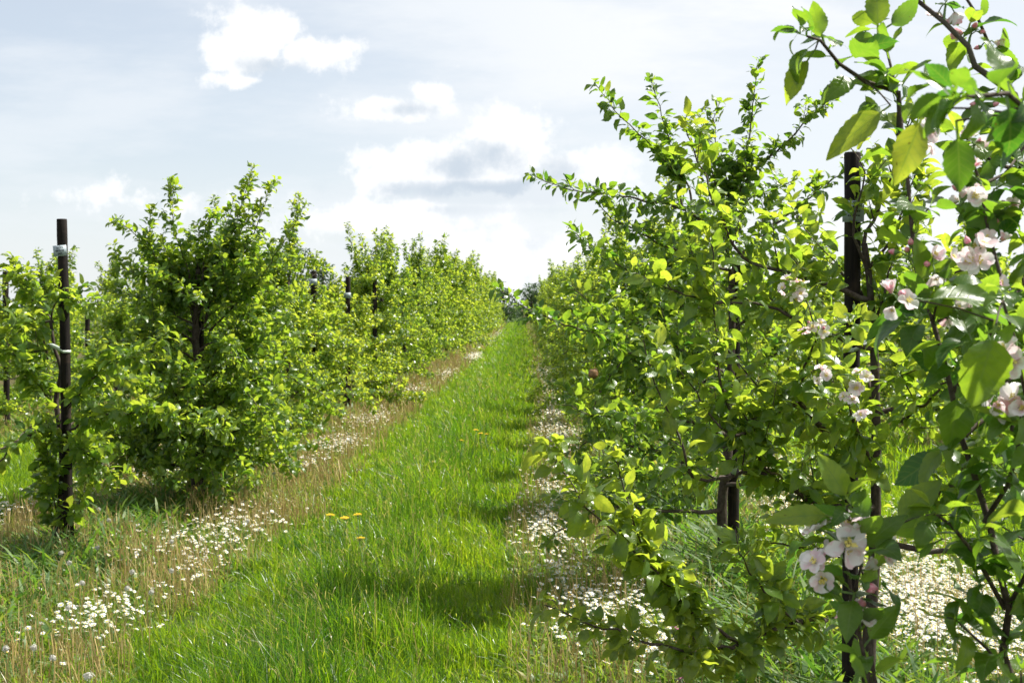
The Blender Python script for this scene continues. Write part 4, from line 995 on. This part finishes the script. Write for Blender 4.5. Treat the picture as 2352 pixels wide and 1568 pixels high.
for i, (px, py, h, l) in enumerate([(757, 1207, .36, 'leftmost of the three near yellow hawkweeds in the grass alley'), (790, 1214, .34, 'middle one of the three near yellow hawkweeds in the grass alley'), (820, 1206, .36, 'rightmost of the three near yellow hawkweeds in the grass alley'),
                           (827, 1262, .3, 'low yellow hawkweed half sunk in grass below the three near ones')] + [(a, b, .34, 'yellow hawkweed in the small far group in the middle of the alley') for a, b in ((1060, 1026), (1093, 1001), (1104, 1009), (1117, 1011))] + [(a, b, .3, 'tiny yellow flower far along the grass alley') for a, b in ((1147, 838), (1165, 843), (1170, 868), (1128, 872))]):
    d = (CAM_H - h) * FPX / (py - VPY); p = W(px, py, d) + Vector((0, 0, .06)); root = empty('yellow_hawkweed', p)
    link('flower_head', HK[i % 2], root); link('stem', HS, root); root.rotation_euler = (0, .08 * (-1) ** i, i * 1.7)
    root.scale = (1.6, 1.6, 1.1) if d < 20 else (1.7, 1.7, 1)
    tag(root, l, 'wildflower', 'yellow hawkweeds of the alley')

# dead nettles with dull pink heads right of the alley
mb = MB(); gn = random.Random(4)
mb.tube([(0, 0, 0), (.01, 0, .08), (.005, 0, .17)], .002, 5)
V, Q, U, R = leaf_arrays([(.006, 0, z, math.cos(a), math.sin(a), .3, -.3 * math.cos(a), -.3 * math.sin(a), .9, .025 + .012 * (z < .12), .018, .9, .004, .5) for z, a in [(gn.uniform(.05, .175), gn.uniform(0, 6.28)) for _ in range(22)]], 2)
mb.add(V, Q, 1)
NET = mb.mesh('dead_nettle', [M['stalk'], M['clover']])
for i, (px, py) in enumerate([(1565, 1478), (1588, 1495), (1610, 1490), (1575, 1540), (1555, 1445), (1680, 1500)]):
    d = (CAM_H - .15) * FPX / (py - VPY); p = W(px, py, d); o = link('dead_nettle', NET); o.location = (p.x, p.y, 0); o.rotation_euler = (0, 0, i)
    tag(o, 'dull pink dead nettle among daisies under the low right branches', 'wildflower', 'dead nettles under the right row')
# the sky node is physically bright: SKYK scales it beside the cloud colours
SKY_STRENGTH = .10
SKYK = .62
VEILC = (4.3, 4.5, 4.72)
VEILR = (4.65, 4.75, 4.85)
CLOUDC = (5.1, 5.15, 5.2)
SHADEC = (3.0, 3.4, 3.85)
EXPO = 1.1
# ------------------------------------------------------------------ sky, sun, camera
SUN_EL, SUN_AZ = math.radians(55), math.radians(72)
w = bpy.data.worlds.new('World'); SC.world = w; w.use_nodes = True
nt = NT(w.node_tree); bg = w.node_tree.nodes['Background']
sky = nt.new('ShaderNodeTexSky'); sky.sky_type = 'NISHITA'; sky.sun_disc = False
sky.sun_elevation = SUN_EL; sky.sun_rotation = SUN_AZ; sky.air_density = 1.0; sky.dust_density = .6; sky.ozone_density = 1.2
tc = nt.new('ShaderNodeTexCoord'); sp = nt.new('ShaderNodeSeparateXYZ'); nt.l.new(tc.outputs['Generated'], sp.inputs[0])
ay = nt.math('ADD', nt.math('ABSOLUTE', sp.outputs[1]), .04)
sx = nt.math('DIVIDE', sp.outputs[0], ay); sz = nt.math('DIVIDE', sp.outputs[2], ay)
cb = nt.new('ShaderNodeCombineXYZ'); nt.l.new(sx, cb.inputs[0]); nt.l.new(sz, cb.inputs[1])
vec = cb.outputs[0]
n1 = nt.noise(vec, 19, 9, .62, '2D'); n2 = nt.noise(vec, 55, 7, .62, '2D')
mp = nt.new('ShaderNodeMapping'); nt.l.new(vec, mp.inputs[0]); mp.inputs['Scale'].default_value = (1.2, 5.0, 1); mp.inputs['Rotation'].default_value = (0, 0, .12)
n3 = nt.noise(mp.outputs[0], 2.6, 6, .6, '2D')
def blob(px, py, wx, wy, amp=1.0):
    a = nt.math('DIVIDE', nt.math('SUBTRACT', sx, (px - VPX) / FPX), wx / FPX)
    b = nt.math('DIVIDE', nt.math('SUBTRACT', sz, (VPY - py) / FPX), wy / FPX)
    d = nt.math('ADD', nt.math('MULTIPLY', a, a), nt.math('MULTIPLY', b, b))
    e = nt.math('EXPONENT', nt.math('MULTIPLY', d, -1.0))
    return nt.math('MULTIPLY', e, amp) if amp != 1 else e
def union(bl):
    r = bl[0]
    for b in bl[1:]: r = nt.math('MAXIMUM', r, b)
    return r
puff = nt.math('ADD', nt.math('MULTIPLY', nt.math('SUBTRACT', n1, .5), 3.0), nt.math('MULTIPLY', nt.math('SUBTRACT', n2, .5), 1.2))
cum = union([blob(610, 112, 118, 66), blob(735, 148, 92, 44), blob(600, 165, 100, 40), blob(570, 205, 80, 30, .7), blob(940, 272, 130, 38), blob(1000, 240, 60, 34),
             blob(1040, 395, 230, 75), blob(1180, 340, 150, 70), blob(1300, 400, 150, 60, .9), blob(900, 430, 90, 40), blob(1180, 425, 90, 40),
             blob(900, 510, 300, 55, .85), blob(480, 475, 330, 45, .62), blob(1150, 590, 300, 80, .8), blob(250, 460, 120, 40, .6)])
cmask = nt.smooth(nt.math('ADD', cum, nt.math('MULTIPLY', puff, .48)), .30, .70)
shade = union([blob(640, 178, 100, 24, .62), blob(600, 190, 60, 20, .5), blob(945, 272, 90, 16, .45), blob(1130, 452, 270, 30, 1.2), blob(1060, 400, 100, 40, .8), blob(1150, 375, 70, 50, .8), blob(950, 445, 90, 22, .7), blob(1240, 425, 60, 26, .7), blob(1260, 420, 80, 45, .6), blob(1080, 490, 240, 16, .6), blob(1150, 560, 120, 22, .35), blob(1960, 35, 160, 34, .5)])
shade = nt.math('MULTIPLY', nt.smooth(nt.math('ADD', shade, nt.math('MULTIPLY', puff, -.46)), .12, .98), .98)
# high thin veil, thickest towards the sun on the right
vr = nt.smooth(sx, -.42, .16)
veil = nt.math('ADD', nt.math('MULTIPLY', nt.smooth(n3, .34, .66), .55), nt.math('MULTIPLY', vr, .50), clamp=True)
veil = nt.math('MAXIMUM', veil, nt.math('MULTIPLY', nt.smooth(nt.math('MULTIPLY', sz, -1.0), -.16, .0), .6))
veil = nt.math('ADD', nt.math('MULTIPLY', veil, .50), .50)
skyc = nt.mix(1.0, sky.outputs[0], (SKYK, SKYK, SKYK, 1), 'MULTIPLY')
base = nt.mix(veil, skyc, nt.mix(nt.smooth(sx, -.12, .22), VEILC + (1,), VEILR + (1,)))
cloudc = nt.mix(shade, CLOUDC + (1,), SHADEC + (1,))
fin = nt.mix(cmask, base, cloudc)
fin = nt.mix(nt.math('MULTIPLY', shade, .35), fin, SHADEC + (1,))
nt.l.new(fin, bg.inputs['Color']); bg.inputs['Strength'].default_value = SKY_STRENGTH
w.cycles.sampling_method = 'MANUAL'; w.cycles.sample_map_resolution = 512

sd = bpy.data.lights.new('sun', 'SUN'); sd.energy = 4.9; sd.angle = math.radians(.53); sd.color = (1, .955, .87)
so = bpy.data.objects.new('sun', sd); COL.objects.link(so)
sv = Vector((math.sin(SUN_AZ) * math.cos(SUN_EL), math.cos(SUN_AZ) * math.cos(SUN_EL), math.sin(SUN_EL)))
so.rotation_euler = sv.to_track_quat('Z', 'Y').to_euler(); so.location = sv * 60

cd = bpy.data.cameras.new('camera'); cam = bpy.data.objects.new('camera', cd); COL.objects.link(cam); SC.camera = cam
cd.sensor_width = 36; cd.lens = 36 * FPX / 2352; cd.clip_start = .05; cd.clip_end = 4000
cam.location = (0, 0, CAM_H)
cam.rotation_euler = (math.radians(90) - math.atan((784 - VPY) / FPX), 0, math.atan((VPX - 1176) / FPX))
cd.dof.use_dof = True; cd.dof.focus_distance = 3.9; cd.dof.aperture_fstop = 13.0

SC.render.engine = 'CYCLES'
cy = SC.cycles
cy.max_bounces = 7; cy.diffuse_bounces = 3; cy.glossy_bounces = 2; cy.transmission_bounces = 4; cy.transparent_max_bounces = 4
cy.caustics_reflective = False; cy.caustics_refractive = False; cy.sample_clamp_indirect = 6.0
cy.use_adaptive_sampling = True; cy.adaptive_threshold = .015
cy.use_denoising = True
try: cy.denoiser = 'OPENIMAGEDENOISE'; cy.denoising_input_passes = 'RGB_ALBEDO_NORMAL'
except Exception: pass
vs = SC.view_settings; SC.display_settings.display_device = 'sRGB'
vs.view_transform = 'Standard'; vs.look = 'None'; vs.exposure = EXPO; vs.gamma = 1.0; vs.use_curve_mapping = False
